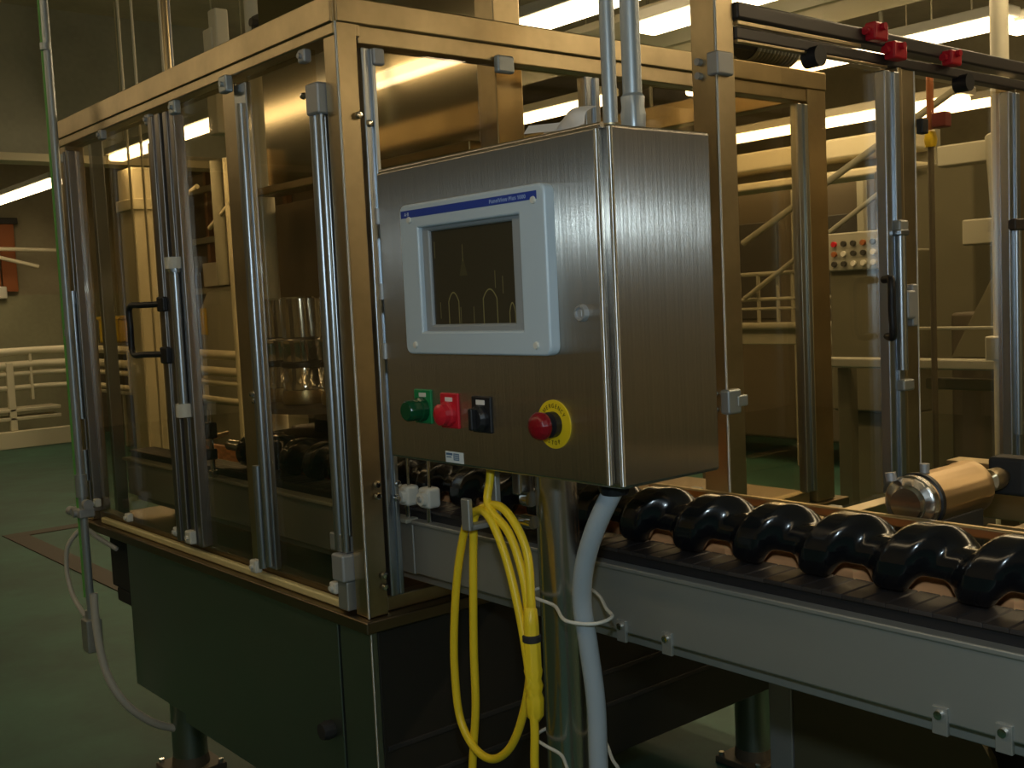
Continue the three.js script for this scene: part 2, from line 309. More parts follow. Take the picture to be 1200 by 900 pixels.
  part(s1, 'corner_clip', [bx(-0.002, 1.965, -0.108, 0.014, 2.0, -0.08, 0.005)], M.galvanised);
  part(s1, 'corner_clip', [bx(-0.002, 1.98, -0.46, 0.016, 2.02, -0.41, 0.006)], M.conduitGrey);
  bolts(s1, [[0.006, 1.86, -0.04, 'x'], [0.006, 1.845, -0.065, 'x'], [0.004, 1.095, -0.035, 'x'], [0.004, 1.07, -0.035, 'x'], [0.004, 0.9, -0.04, 'x'], [0.004, 0.875, -0.04, 'x'], [0.008, 1.09, -0.085, 'x'], [0.008, 1.06, -0.08, 'x']]);
  const s2 = sub(E, 'side_panel', 'rear clear side panel');
  part(s2, 'panel_stile', onSide(stile(0.05, 0.85, 2.0), -1.57, 0.004), M.alu);
  part(s2, 'pane', [bx(-0.012, 0.85, -1.545, -0.006, 2.0, -0.745, 0)], M.pane);
}

// ---------------------------------------------------------------- things inside the enclosure
{
  const t = thing('filler_hood', 'tall stainless cabinet standing inside the enclosure under the top beam', 'machine cabinet');
  part(t, 'body', [bx(-1.36, 1.9, -0.68, -0.24, 3.1, -0.553, 0.008)], M.hoodSteel);
  part(t, 'door', [bx(-1.34, 1.86, -0.552, -0.2, 3.05, -0.535, 0.004)], M.hoodSteel);
  part(t, 'lip', [bx(-1.36, 1.84, -0.58, -0.22, 1.868, -0.5, 0.006)], M.frameSteel);
  part(t, 'lower_panel', [bx(-1.64, 1.5, -0.8, -0.4, 1.84, -0.7, 0.006)], std(rgb(0.2, 0.15, 0.09), 0.5, 0.4));
  part(t, 'hinge', [rod([-0.2, 1.93, -0.53], [-0.2, 1.97, -0.53], 0.009, 10), rod([-0.2, 2.0, -0.53], [-0.2, 2.03, -0.53], 0.009, 10), rod([-0.2, 1.86, -0.53], [-0.2, 1.885, -0.53], 0.009, 10)], M.chrome);
}
{
  const t = thing('support_column', 'square stainless column rising behind the side beam beside the stainless cabinet', 'column');
  part(t, 'tube', [bx(-0.175, 0.812, -0.585, -0.105, RH, -0.5, 0.004)], M.frameSteel);
  part(t, 'base_flange', [bx(-0.2, 0.812, -0.61, -0.08, 0.826, -0.475, 0.003)], M.steel);
}
{
  const t = thing('turntable', 'dark bottle turntable with black star wheel inside the enclosure', 'turntable', [-1.0, 0, -0.62]);
  part(t, 'disc', [lathe([[0, 0.03], [0.3, 0.03], [0.33, 0.02], [0.33, 0.004], [0.2, 0], [0, 0]], [0, 1.165, 0], [0, 1, 0], 64)], M.machine);
  part(t, 'star_wheel', [(() => { const p = []; for (let i = 0; i < 160; i++) { const a = i / 160 * Math.PI * 2, r = 0.27 - 0.035 * Math.pow(Math.abs(Math.cos(a * 5)), 2); p.push([Math.cos(a) * r, Math.sin(a) * r]); } return plate(p, 0.03, 0.002).rotateX(-Math.PI / 2).translate(0, 1.06, 0); })()], M.black);
  part(t, 'drum', [rod([0, 0.812, 0], [0, 1.165, 0], 0.14, 40)], M.dark);
}
const CUPS = 'chrome filling cylinders on the turntable';
{
  const LB = ['leftmost chrome filling cylinder on the turntable seen through the pane', 'middle chrome filling cylinder on the turntable seen through the pane', 'third chrome filling cylinder on the turntable, partly behind the aluminium stile'];
  [[-1.05, -0.4], [-0.905, -0.385], [-0.76, -0.43]].forEach(([x, z], i) => {
    const t = thing('filling_cylinder', LB[i], 'filling cylinder', [x, 0, z], CUPS);
    part(t, 'upper_sleeve', [lathe([[0.052, 0], [0.058, 0.004], [0.058, 0.115], [0.05, 0.12], [0.044, 0.115], [0.044, 0.02]], [0, 1.385, 0], [0, 1, 0], 40)], M.chrome);
    part(t, 'lower_sleeve', [lathe([[0, 0], [0.064, 0], [0.066, 0.02], [0.06, 0.03], [0.06, 0.12], [0.064, 0.13], [0.064, 0.145], [0.05, 0.15], [0, 0.15]], [0, 1.235, 0], [0, 1, 0], 40)], M.chrome);
    part(t, 'seal_ring', [lathe([[0.06, 0], [0.067, 0.004], [0.067, 0.016], [0.06, 0.02]], [0, 1.3, 0], [0, 1, 0], 40)], M.black);
    part(t, 'foot', [lathe([[0, 0], [0.066, 0], [0.069, 0.015], [0.065, 0.04], [0, 0.04]], [0, 1.196, 0], [0, 1, 0], 40)], M.frameSteel);
  });
}
{
  const t = thing('guide_stand', 'chrome guide rod with black clamp and curved rail behind the middle door', 'guide rail', [-0.955, 0, -0.1]);
  part(t, 'rod', [rod([0, 1.009, -0.005], [0, 1.2, -0.005], 0.007, 14), bx(-0.012, 1.009, -0.014, 0.012, 1.03, 0.004, 0.003)], M.chrome);
  part(t, 'clamp', [bx(-0.018, 1.12, -0.018, 0.018, 1.165, 0.018, 0.005), bx(-0.016, 1.06, -0.016, 0.014, 1.09, 0.016, 0.004)], M.black);
  part(t, 'rail', [tube([[0.0, 1.105, 0.0], [-0.06, 1.105, -0.01], [-0.12, 1.105, -0.05], [-0.2, 1.105, -0.15]], 0.007, 30, 10), tube([[0.0, 1.07, 0], [-0.06, 1.065, -0.01], [-0.12, 1.06, -0.025], [-0.14, 1.04, -0.02], [-0.142, 1.015, -0.02]], 0.006, 30, 10)], M.frameSteel);
}

// ---------------------------------------------------------------- conveyor with tabletop chain
const CZ = -0.12;
{
  const t = thing('conveyor', 'stainless side-panelled conveyor with dark tabletop chain running out to the right', 'conveyor');
  part(t, 'side_plate', [bx(-1.66, 0.885, CZ - 0.02, 0.002, 1.0, CZ, 0.003)], M.convSteel);
  part(t, 'side_plate', [bx(0.004, 0.888, CZ - 0.02, 1.95, 1.003, CZ, 0.004), bx(0.004, 0.997, CZ - 0.02, 1.95, 1.006, CZ + 0.006, 0.003)], M.convSteel);
  part(t, 'side_plate', [bx(-1.66, 0.88, -0.47, 1.95, 1.003, -0.45, 0.003)], M.convSteel);
  part(t, 'top_flange', [bx(-1.66, 0.998, CZ - 0.02, 0.0, 1.008, CZ + 0.014, 0.003)], M.drum, 'top flange inside the enclosure, coloured beige for the light on its edge');  // beige colour stands in for light on the plate's top edge
  part(t, 'bottom_pan', [bx(-1.66, 0.86, -0.45, 1.95, 0.88, CZ - 0.03, 0.002)], M.convSteel);
  part(t, 'top_deck', [bx(-1.66, 0.985, -0.45, 1.95, 1.0, CZ - 0.021, 0.002)], M.dark);
  part(t, 'chain_guide', [bx(-1.66, 1.001, -0.212, 1.95, 1.023, CZ - 0.018, 0.002)], M.black);
  part(t, 'wear_strip', [bx(-1.6, 1.001, -0.272, 1.95, 1.06, -0.254, 0.003)], M.tan, 'tan plastic wear strip under the feed screw');
  for (const x of [0.63, 0.735, 1.216, 1.302, 1.6]) { const tab = part(t, 'tab', [bx(x - 0.011, 0.872, CZ - 0.002, x + 0.011, 0.91, CZ + 0.004, 0.001)], M.convSteel); part(tab, 'bolt', [lathe([[0, 0.006], [0.006, 0.005], [0.007, 0], [0, 0]], [x, 0.9, CZ + 0.004], [0, 0, 1], 12)], M.chrome); }
  const P = 0.0345, g0 = plate([[-P / 2 + 0.0012, 0], [P / 2 - 0.0012, 0], [P / 2 - 0.0012, 0.0035], [P / 2 - 0.003, 0.005], [-P / 2 + 0.003, 0.005], [-P / 2 + 0.0012, 0.0035]], 0.085, 0.0008);
  g0.translate(0, 1.0245, -0.216);
  const slatMat = [M.chain, M.chain.clone(), M.chain.clone()]; slatMat[1].color.multiplyScalar(1.35); slatMat[2].color.multiplyScalar(0.75);
  const inner = [];
  for (let i = -48; i < 54; i++) {
    const x = 0.01 + i * P;
    if (x < 0.02) inner.push(g0.clone().translate(x, 0, 0));
    else { const m = part(t, 'slat', g0, slatMat[Math.floor(rnd() * 3)]); m.position.x = x; }
  }
  part(t, 'slat_run', inner, M.chain).userData.kind = 'stuff';
  for (const [x, z] of [[1.7, -0.3]]) part(t, 'leg', [rod([x, 0.0, z], [x, 0.87, z], 0.04, 20)], M.convSteel);
}
{
  // feed screw: a helical groove cut in a long black bar
  const x0 = -0.92, x1 = 1.95, NX = 820, NT = 40, pitch = 0.1255, pos = [], idx = [], uvs = [];
  for (let i = 0; i <= NX; i++) for (let j = 0; j <= NT; j++) {
    const x = x0 + (x1 - x0) * i / NX, th = j / NT * Math.PI * 2;
    const ph = (x - 0.597) / pitch - (th + Math.PI / 2) / (2 * Math.PI);
    const c = 0.5 + 0.5 * Math.cos(2 * Math.PI * ph);
    const q = Math.max(0, Math.min(1, (c - 0.12) / 0.72)), r = 0.0245 + 0.027 * q * q * (3 - 2 * q);
    pos.push(x, 1.083 + r * Math.sin(th), -0.2 + r * Math.cos(th)); uvs.push(i / NX * 20, j / NT);
  }
  for (let i = 0; i < NX; i++) for (let j = 0; j < NT; j++) { const a = i * (NT + 1) + j, b = a + NT + 1; idx.push(a, a + 1, b, b, a + 1, b + 1); }
  const g = new THREE.BufferGeometry();
  g.setAttribute('position', new THREE.Float32BufferAttribute(pos, 3)); g.setAttribute('uv', new THREE.Float32BufferAttribute(uvs, 2)); g.setIndex(idx); g.computeVertexNormals();
  const t = thing('feed_screw', 'glossy black helical feed screw lying along the conveyor chain', 'feed screw');
  part(t, 'screw', g, M.blackGloss);
  part(t, 'shaft', [rod([x0 - 0.12, 1.083, -0.2], [x1 + 0.05, 1.083, -0.2], 0.016, 16)], M.chrome);
}
{
  const t = thing('guide_rails', 'pair of brushed side guide rails behind the black feed screw', 'guide rail');
  part(t, 'rail', [bx(0.45, 1.075, -0.4, 1.95, 1.093, -0.385, 0.004)], M.frameSteel);
  part(t, 'rail', [bx(0.45, 1.03, -0.36, 1.95, 1.045, -0.345, 0.004)], M.frameSteel);
  for (const x of [0.55, 0.86, 1.2, 1.5]) part(t, 'bracket', [bx(x - 0.012, 1.0045, -0.425, x + 0.012, 1.09, -0.4, 0.003), rod([x, 1.06, -0.42], [x, 1.06, -0.352], 0.007, 10)], M.convSteel);
}
const KN = 'white plastic rail clamps at the conveyor outlet';
[[-0.018, 1.057, 'white plastic clamp nearest the enclosure corner post, low beside the conveyor'], [0.06, 1.06, 'white plastic clamp hanging on a thin rod under the cabinet, right of its twin']].forEach(([x, y, lb], i) => {
  const t = thing('rail_clamp', lb, 'clamp', [x, y, -0.126], KN);
  part(t, 'body', [bx(-0.02, -0.022, -0.02, 0.02, 0.022, 0.015, 0.008), lathe([[0, 0.012], [0.014, 0.011], [0.016, 0], [0, 0]], [0.004, 0, 0.014], [0, 0, 1], 18)], M.white);
  part(t, 'rod', [rod([0.006, 0.02, 0], [0.006, 0.12, 0], 0.004, 10), rod([0, -0.02, 0], [0, 1.0065 - y, 0], 0.006, 10)], M.chrome);
  part(t, 'screw', [lathe([[0, 0.004], [0.006, 0.003], [0.007, 0], [0, 0]], [0.004, 0, 0.026], [0, 0, 1], 12)], M.galvanised);
});
{
  const t = thing('servo_gearbox', 'bronze-toned polished round gearbox lying behind the feed screw', 'gearbox', [0.99, 1.105, -0.425]);
  part(t, 'housing', [lathe([[0, 0], [0.043, 0], [0.045, -0.012], [0.045, -0.16], [0.047, -0.165], [0.047, -0.185], [0, -0.19]].map(([r, y]) => [r, -y]), [0, 0, -0.02], [0, 0, -1], 48)], M.bronze);
  part(t, 'end_cap', [lathe([[0, 0], [0.027, 0], [0.03, 0.003], [0.031, 0.01], [0.042, 0.011], [0.046, 0.015], [0.046, 0.026], [0, 0.026]], [0, 0, 0.002], [0, 0, -1], 48)], M.polished);
  part(t, 'ring', [lathe([[0.044, 0], [0.048, 0.003], [0.048, 0.012], [0.044, 0.015]], [0, 0, -0.03], [0, 0, -1], 48)], M.black);
  part(t, 'shaft', [lathe([[0, 0], [0.016, 0], [0.018, 0.03], [0.012, 0.035], [0.012, 0.06], [0.02, 0.065], [0.02, 0.1], [0.014, 0.11], [0.014, 0.2], [0, 0.2]], [0, 0, -0.21], [0, 0, -1], 24)], M.frameSteel);
  part(t, 'coupling', [bx(-0.03, -0.035, -0.38, 0.04, 0.035, -0.33, 0.008)], M.rubber);
  part(t, 'bolt', [rod([-0.028, 0.036, -0.005], [-0.03, 0.05, -0.005], 0.009, 12)], M.galvanised); part(t, 'bolt', [rod([0.0, 0.045, -0.06], [0, 0.06, -0.06], 0.008, 12)], M.galvanised);
  part(t, 'mounting_foot', [bx(-0.035, -0.1, -0.19, 0.035, -0.03, -0.02, 0.004)], M.dark);
}
{
  const t = thing('drive_bracket', 'pale steel drive bracket plate behind the bronze gearbox at the right edge', 'bracket');
  part(t, 'bar', [bx(0.78, 0.98, -0.97, 1.5, 1.085, -0.95, 0.003)], M.frameSteel);
  part(t, 'top_flange', [bx(0.78, 1.085, -0.99, 1.5, 1.095, -0.935, 0.002)], M.frameSteel);
  part(t, 'block', [bx(0.76, 0.97, -0.95, 0.84, 1.06, -0.86, 0.004)], M.frameSteel);
  part(t, 'column', [bx(1.1, 0.0, -0.95, 1.16, 1.0, -0.91, 0.004)], M.convSteel);
  part(t, 'arm', [rod([1.07, 1.03, -0.6], [1.6, 1.03, -0.6], 0.012, 14), rod([1.07, 1.055, -0.54], [1.6, 1.055, -0.54], 0.01, 14), bx(1.1, 1.0, -0.92, 1.13, 1.06, -0.53, 0.004)], M.frameSteel);
}

// ---------------------------------------------------------------- control cabinet
{
  const t = thing('control_cabinet', 'brushed stainless control cabinet with operator panel on a round post', 'control cabinet');
  part(t, 'body', [bx(0.27, 1.19, -0.13, 0.85, 1.71, 0.086, 0.006)], M.boxSteel);
  part(t, 'top_flange', [rod([0.276, 1.7085, 0.092], [0.842, 1.7085, 0.092], 0.0045, 12)], M.polished);  // polished bead added to carry the highlight along the top edge
  const door = part(t, 'door', [bx(0.275, 1.195, 0.087, 0.837, 1.706, 0.101, 0.004)], M.boxSteel);
  part(door, 'highlight_bead', [rod([0.836, 1.198, 0.099], [0.836, 1.703, 0.099], 0.0042, 12)], M.edge);  // bead added for the flash highlight on the folded edge
  part(t, 'highlight_bead', [rod([0.848, 1.195, 0.084], [0.848, 1.706, 0.084], 0.0042, 12)], M.edge);
  for (const y of [1.63, 1.495, 1.387]) part(door, 'hinge', [rod([0.272, y - 0.014, 0.1], [0.272, y + 0.014, 0.1], 0.006, 12)], M.galvanised);
  const lock = part(door, 'lock', [lathe([[0, 0.006], [0.008, 0.006], [0.0085, 0.009], [0.011, 0.009], [0.0125, 0.004], [0.013, 0], [0, 0]], [0.797, 1.446, 0.1], [0, 0, 1], 24), bx(0.7945, 1.441, 0.1, 0.7995, 1.451, 0.107, 0.001)], M.galvanised, 'small round key lock');
  void lock;
  // operator panel
  const hp = sub(t, 'operator_panel', 'pale grey operator panel with blue strip and dark screen');
  const ring = (x0, y0, x1, y1, a0, b0, a1, b1, z, d) => { const s = new THREE.Shape(); const r = 0.012; s.moveTo(x0 + r, y0); s.lineTo(x1 - r, y0); s.quadraticCurveTo(x1, y0, x1, y0 + r); s.lineTo(x1, y1 - r); s.quadraticCurveTo(x1, y1, x1 - r, y1); s.lineTo(x0 + r, y1); s.quadraticCurveTo(x0, y1, x0, y1 - r); s.lineTo(x0, y0 + r); s.quadraticCurveTo(x0, y0, x0 + r, y0); const h = new THREE.Path([[a0, b0], [a0, b1], [a1, b1], [a1, b0]].map((p) => new THREE.Vector2(...p))); s.holes.push(h); const g = new THREE.ExtrudeGeometry(s, { depth: d, bevelEnabled: true, bevelSize: 0.004, bevelThickness: 0.005, bevelSegments: 3 }); g.translate(0, 0, z); return flat(g); };
  part(hp, 'bezel', ring(0.374, 1.388, 0.742, 1.635, 0.419, 1.419, 0.689, 1.601, 0.104, 0.012), M.bezel);
  part(hp, 'screen_frame', ring(0.415, 1.412, 0.693, 1.607, 0.437, 1.43, 0.661, 1.594, 0.101, 0.006), M.bezelInner);
  part(hp, 'screen', [face(0.43, 1.423, 0.667, 1.6, 0.1065)], canvasMaterial(512, 384, (c, w, h) => {
    c.fillStyle = '#3d382a'; c.fillRect(0, 0, w, h);
    c.strokeStyle = 'rgba(150,140,92,0.85)'; c.lineWidth = 5;
    for (const [x, y, ww] of [[110, 240, 60], [310, 235, 75], [450, 285, 30]]) { c.beginPath(); c.moveTo(x, 384); c.lineTo(x, y + 40); c.quadraticCurveTo(x + ww / 2, y - 25, x + ww, y + 40); c.lineTo(x + ww, 384); c.stroke(); }
    c.strokeStyle = 'rgba(140,130,86,0.7)'; c.lineWidth = 4;
    for (const [x, y] of [[205, 80], [40, 60], [180, 300], [255, 300], [60, 280], [380, 180], [420, 200]]) { c.beginPath(); c.moveTo(x, y); c.lineTo(x, y + 60); c.stroke(); }
    c.fillStyle = 'rgba(110,102,62,0.35)'; c.beginPath(); c.moveTo(205, 120); c.lineTo(228, 190); c.lineTo(182, 190); c.fill();
  }, 0.25));
  part(hp, 'label_strip', [face(0.376, 1.616, 0.73, 1.6285, 0.1216)], canvasMaterial(1024, 40, (c, w, h) => {
    c.fillStyle = '#1f3f9c'; c.fillRect(0, 0, w, h);
    c.fillStyle = '#9fb6dd'; c.font = 'bold 26px sans-serif'; c.textBaseline = 'middle'; c.fillText('PanelView Plus 1000', 700, h / 2 + 1);
    c.fillStyle = '#c9d6ea'; c.fillText('A·B', 30, h / 2 + 1);
  }), 'blue strip with small pale lettering');
  for (const [x, y] of [[0.4, 1.612], [0.722, 1.615], [0.4, 1.4], [0.715, 1.4]]) part(hp, 'screw', [lathe([[0, 0.004], [0.005, 0.003], [0.006, 0], [0, 0]], [x, y, 0.121], [0, 0, 1], 14)], M.white);
  // operators
  const op = (name, x, y, label) => sub(t, name, label);
  const g = op('push_button', 0, 0, 'green illuminated push button');
  part(g, 'legend_plate', [bx(0.363, 1.262, 0.1, 0.413, 1.322, 0.106, 0.004)], M.green);
  part(g, 'legend_mark', [bx(0.38, 1.309, 0.106, 0.4, 1.316, 0.1068, 0)], M.white);
  part(g, 'button_head', [lathe([[0.021, 0], [0.021, 0.012], [0.018, 0.014], [0.018, 0.034], [0.015, 0.038], [0, 0.038]], [0.388, 1.287, 0.104], [0, 0, 1], 32)], M.greenDark);
  const r = op('push_button', 0, 0, 'red push button');
  part(r, 'legend_plate', [bx(0.44, 1.258, 0.1, 0.49, 1.318, 0.106, 0.004)], M.red);
  part(r, 'legend_mark', [bx(0.456, 1.304, 0.106, 0.476, 1.311, 0.1068, 0)], M.paper);
  part(r, 'button_head', [lathe([[0.021, 0], [0.021, 0.009], [0.018, 0.012], [0.018, 0.022], [0.012, 0.026], [0, 0.027]], [0.465, 1.283, 0.104], [0, 0, 1], 32)], M.red);
  const s = op('selector_switch', 0, 0, 'black two-position selector switch');
  part(s, 'legend_plate', [bx(0.527, 1.256, 0.1, 0.577, 1.316, 0.106, 0.004)], M.black);
  part(s, 'legend_mark', [bx(0.541, 1.302, 0.106, 0.563, 1.31, 0.1068, 0)], M.paper);
  part(s, 'selector_knob', [lathe([[0.021, 0], [0.021, 0.01], [0.018, 0.013], [0.016, 0.016], [0, 0.016]], [0.552, 1.28, 0.104], [0, 0, 1], 32), bx(0.547, 1.262, 0.118, 0.557, 1.298, 0.13, 0.003)], M.black);
  const e = op('emergency_stop', 0, 0, 'red mushroom stop button on a yellow ring');
  const rg = new THREE.RingGeometry(0.0195, 0.0365, 48); const pl = lathe([[0.02, 0], [0.037, 0], [0.037, 0.003], [0.02, 0.003]], [0.725, 1.28, 0.1], [0, 0, 1], 48);
  part(e, 'ring_plate', pl, M.yellow);
  rg.translate(0.725, 1.28, 0.1034);
  part(e, 'ring_print', flat(rg), canvasMaterial(512, 512, (c, w) => {
    c.fillStyle = '#e2c21e'; c.fillRect(0, 0, w, w); c.fillStyle = '#4a3c08'; c.font = 'bold 62px sans-serif'; c.textAlign = 'center'; c.textBaseline = 'middle';
    const put = (txt, mid, span, flip) => [...txt].forEach((ch, i) => { const a = mid + (i - (txt.length - 1) / 2) * span; c.save(); c.translate(256, 256); c.rotate(a); c.translate(0, -197); if (flip) c.rotate(Math.PI); c.fillText(ch, 0, 0); c.restore(); });
    put('EMERGENCY', 0, 0.25, false); put('STOP', Math.PI, -0.27, true);
  }));
  part(e, 'collar', [lathe([[0.0195, 0], [0.0195, 0.014], [0.013, 0.016], [0.013, 0.022], [0, 0.022]], [0.725, 1.28, 0.1], [0, 0, 1], 32)], M.black);
  part(e, 'mushroom', [lathe([[0, 0], [0.014, 0], [0.0205, 0.004], [0.0215, 0.012], [0.018, 0.018], [0.01, 0.022], [0, 0.023]], [0.725, 1.28, 0.121], [0, 0, 1], 40)], M.redDark);
  part(t, 'sticker', [face(0.443, 1.199, 0.494, 1.218, 0.1016)], canvasMaterial(256, 96, (c, w, h) => {
    c.fillStyle = '#d5dfe4'; c.fillRect(0, 0, w, h); c.fillStyle = '#46688c'; c.fillRect(10, 14, 90, 20); c.fillRect(14, 44, 70, 10); c.fillRect(112, 14, 80, 60); c.fillStyle = '#d5dfe4'; for (let i = 0; i < 4; i++) c.fillRect(118, 24 + i * 12, 68, 4);
  }), 'small white and blue sticker');
  part(t, 'post', [rod([0.575, 0.02, -0.03], [0.575, 1.195, -0.03], 0.036, 40)], M.polished, 'round polished stainless post');
  part(t, 'post_flange', [lathe([[0, 0.02], [0.08, 0.02], [0.085, 0.012], [0.085, 0], [0, 0]], [0.575, 0, -0.03], [0, 1, 0], 40), lathe([[0, 0], [0.055, 0], [0.055, 0.012], [0, 0.012]], [0.575, 1.18, -0.03], [0, 1, 0], 40)], M.steel);
  part(t, 'cable_hook', [bx(0.478, 1.085, 0.03, 0.5, 1.196, 0.042, 0.003), bx(0.478, 1.085, 0.03, 0.5, 1.095, 0.1, 0.003), bx(0.478, 1.085, 0.092, 0.5, 1.14, 0.102, 0.003)], M.convSteel);
  part(t, 'bracket', [bx(0.505, 1.135, -0.02, 0.53, 1.195, 0.01, 0.003), rod([0.528, 1.13, 0.0], [0.545, 1.13, 0.0], 0.014, 16), rod([0.52, 1.09, 0.0], [0.548, 1.09, 0.0], 0.012, 16)], M.chrome);
}
{
  const t = thing('yellow_cable', 'bright yellow extension cable looped and hung below the control cabinet', 'cable');
  const z = 0.075;
  part(t, 'cable_loop', [
    tube([[0.512, 1.186, 0.06], [0.512, 1.165, 0.063], [0.512, 1.135, 0.07], [0.53, 1.118, z], [0.57, 1.09, z], [0.6, 1.03, z], [0.612, 0.96, z], [0.612, 0.88, z], [0.588, 0.79, z], [0.545, 0.715, z], [0.495, 0.682, z], [0.45, 0.687, z], [0.412, 0.725, z], [0.4, 0.82, z], [0.412, 0.94, z], [0.435, 1.035, z], [0.466, 1.102, z], [0.495, 1.117, z], [0.53, 1.112, z + 0.008], [0.565, 1.06, z + 0.008], [0.6, 0.965, z + 0.01], [0.622, 0.86, z + 0.012], [0.626, 0.78, z + 0.01], [0.622, 0.7, z + 0.01], [0.63, 0.6, z], [0.64, 0.45, z], [0.62, 0.25, z], [0.55, 0.06, z + 0.03], [0.4, 0.01, z + 0.1]], 0.0072, 260, 12),
    tube([[0.62, 0.945, z], [0.62, 0.99, z], [0.608, 1.06, z - 0.006], [0.58, 1.105, z - 0.006], [0.545, 1.128, z - 0.006], [0.505, 1.124, z - 0.008], [0.472, 1.104, z - 0.008], [0.464, 1.06, z - 0.008], [0.457, 0.98, z - 0.008], [0.449, 0.86, z - 0.008], [0.446, 0.76, z - 0.008], [0.43, 0.66, z - 0.008], [0.42, 0.5, z], [0.43, 0.3, z], [0.47, 0.06, z], [0.6, 0.01, z + 0.06]], 0.0072, 160, 12)], M.yellow);
  part(t, 'connector', [lathe([[0.007, 0.1], [0.011, 0.095], [0.0125, 0.07], [0.0125, 0.055], [0.014, 0.05], [0.014, 0], [0.0155, -0.005], [0.0125, -0.02], [0.0155, -0.03], [0.0125, -0.042], [0.0155, -0.052], [0.014, -0.08], [0.007, -0.09]].reverse(), [0.622, 0.875, z + 0.004], [0, 1, 0], 24)], M.yellow, 'ribbed yellow connector');
  part(t, 'connector_ring', [lathe([[0.0135, 0], [0.0155, 0.002], [0.0155, 0.011], [0.0135, 0.013]], [0.622, 0.917, z + 0.004], [0, 1, 0], 24)], M.rubber, 'black ring');
}
{
  const t = thing('flexible_conduit', 'thick blue-grey flexible conduit dropping from the control cabinet beside its post', 'conduit');
  part(t, 'hose', [tube([[0.79, 1.18, 0.045], [0.783, 1.165, 0.05], [0.755, 1.115, 0.055], [0.722, 1.05, 0.05], [0.703, 0.99, 0.04], [0.702, 0.92, 0.03], [0.704, 0.82, 0.02], [0.704, 0.72, 0.02], [0.704, 0.4, 0.02], [0.704, 0.0, 0.02]], 0.0155, 120, 18)], M.conduit);
  part(t, 'gland', [lathe([[0.016, 0], [0.02, 0], [0.024, 0.008], [0.024, 0.016], [0.0, 0.016]], [0.79, 1.172, 0.045], [0, 1, 0], 20)], M.black);
  for (const y of [0.965, 0.712]) part(t, 'cable_tie', [tube([[0.52, y, -0.03], [0.535, y, 0.008], [0.575, y + 0.002, 0.022], [0.62, y, 0.026], [0.69, y - 0.004, 0.062], [0.732, y - 0.004, 0.045], [0.728, y - 0.004, 0.0], [0.69, y - 0.003, -0.025], [0.63, y, -0.066], [0.58, y, -0.085], [0.535, y, -0.068]], 0.003, 80, 8, true)], M.white, 'white cable tie');
}
{
  const a = thing('ceiling_conduit', 'thinner grey conduit rising from the cabinet top, left of its twin', 'conduit', [0.748, 0, -0.02], 'grey conduits above the control cabinet');
  part(a, 'tube', [rod([0, 1.717, 0], [0, RH, 0], 0.0115, 22)], M.conduitGrey);
  part(a, 'lock_nut', [rod([0, 1.717, 0], [0, 1.73, 0], 0.021, 8)], M.frameSteel);
  const b = thing('ceiling_conduit', 'wider grey conduit with a coupling at the cabinet top, right of its twin', 'conduit', [0.796, 0, -0.02], 'grey conduits above the control cabinet');
  part(b, 'tube', [rod([0, 1.717, 0], [0, RH, 0], 0.0145, 22)], M.conduitGrey);
  part(b, 'coupling', [lathe([[0, 0], [0.018, 0], [0.019, 0.02], [0.017, 0.03], [0.018, 0.045], [0.0145, 0.05]], [0, 1.7175, 0], [0, 1, 0], 24)], M.conduitGrey);
}
{
  const g = new THREE.PlaneGeometry(0.14, 0.06, 14, 6), p = g.attributes.position;
  for (let i = 0; i < p.count; i++) { const x = p.getX(i), y = p.getY(i); p.setZ(i, 0.012 * Math.sin(x * 40 + y * 30) + 0.006 * Math.cos(y * 90)); }
  g.computeVertexNormals(); g.rotateX(-0.5); g.rotateZ(0.12); g.scale(0.75, 0.7, 0.75); g.translate(0.672, 1.742, -0.0);
  const h = new THREE.PlaneGeometry(0.09, 0.05, 8, 4); h.rotateX(-1.0); h.rotateY(0.5); h.scale(0.6, 0.6, 0.6); h.translate(0.635, 1.738, 0.02);
  single('crumpled_papers', 'crumpled white papers lying on top of the control cabinet', 'papers', [flat(g), flat(h)], M.paper);
}

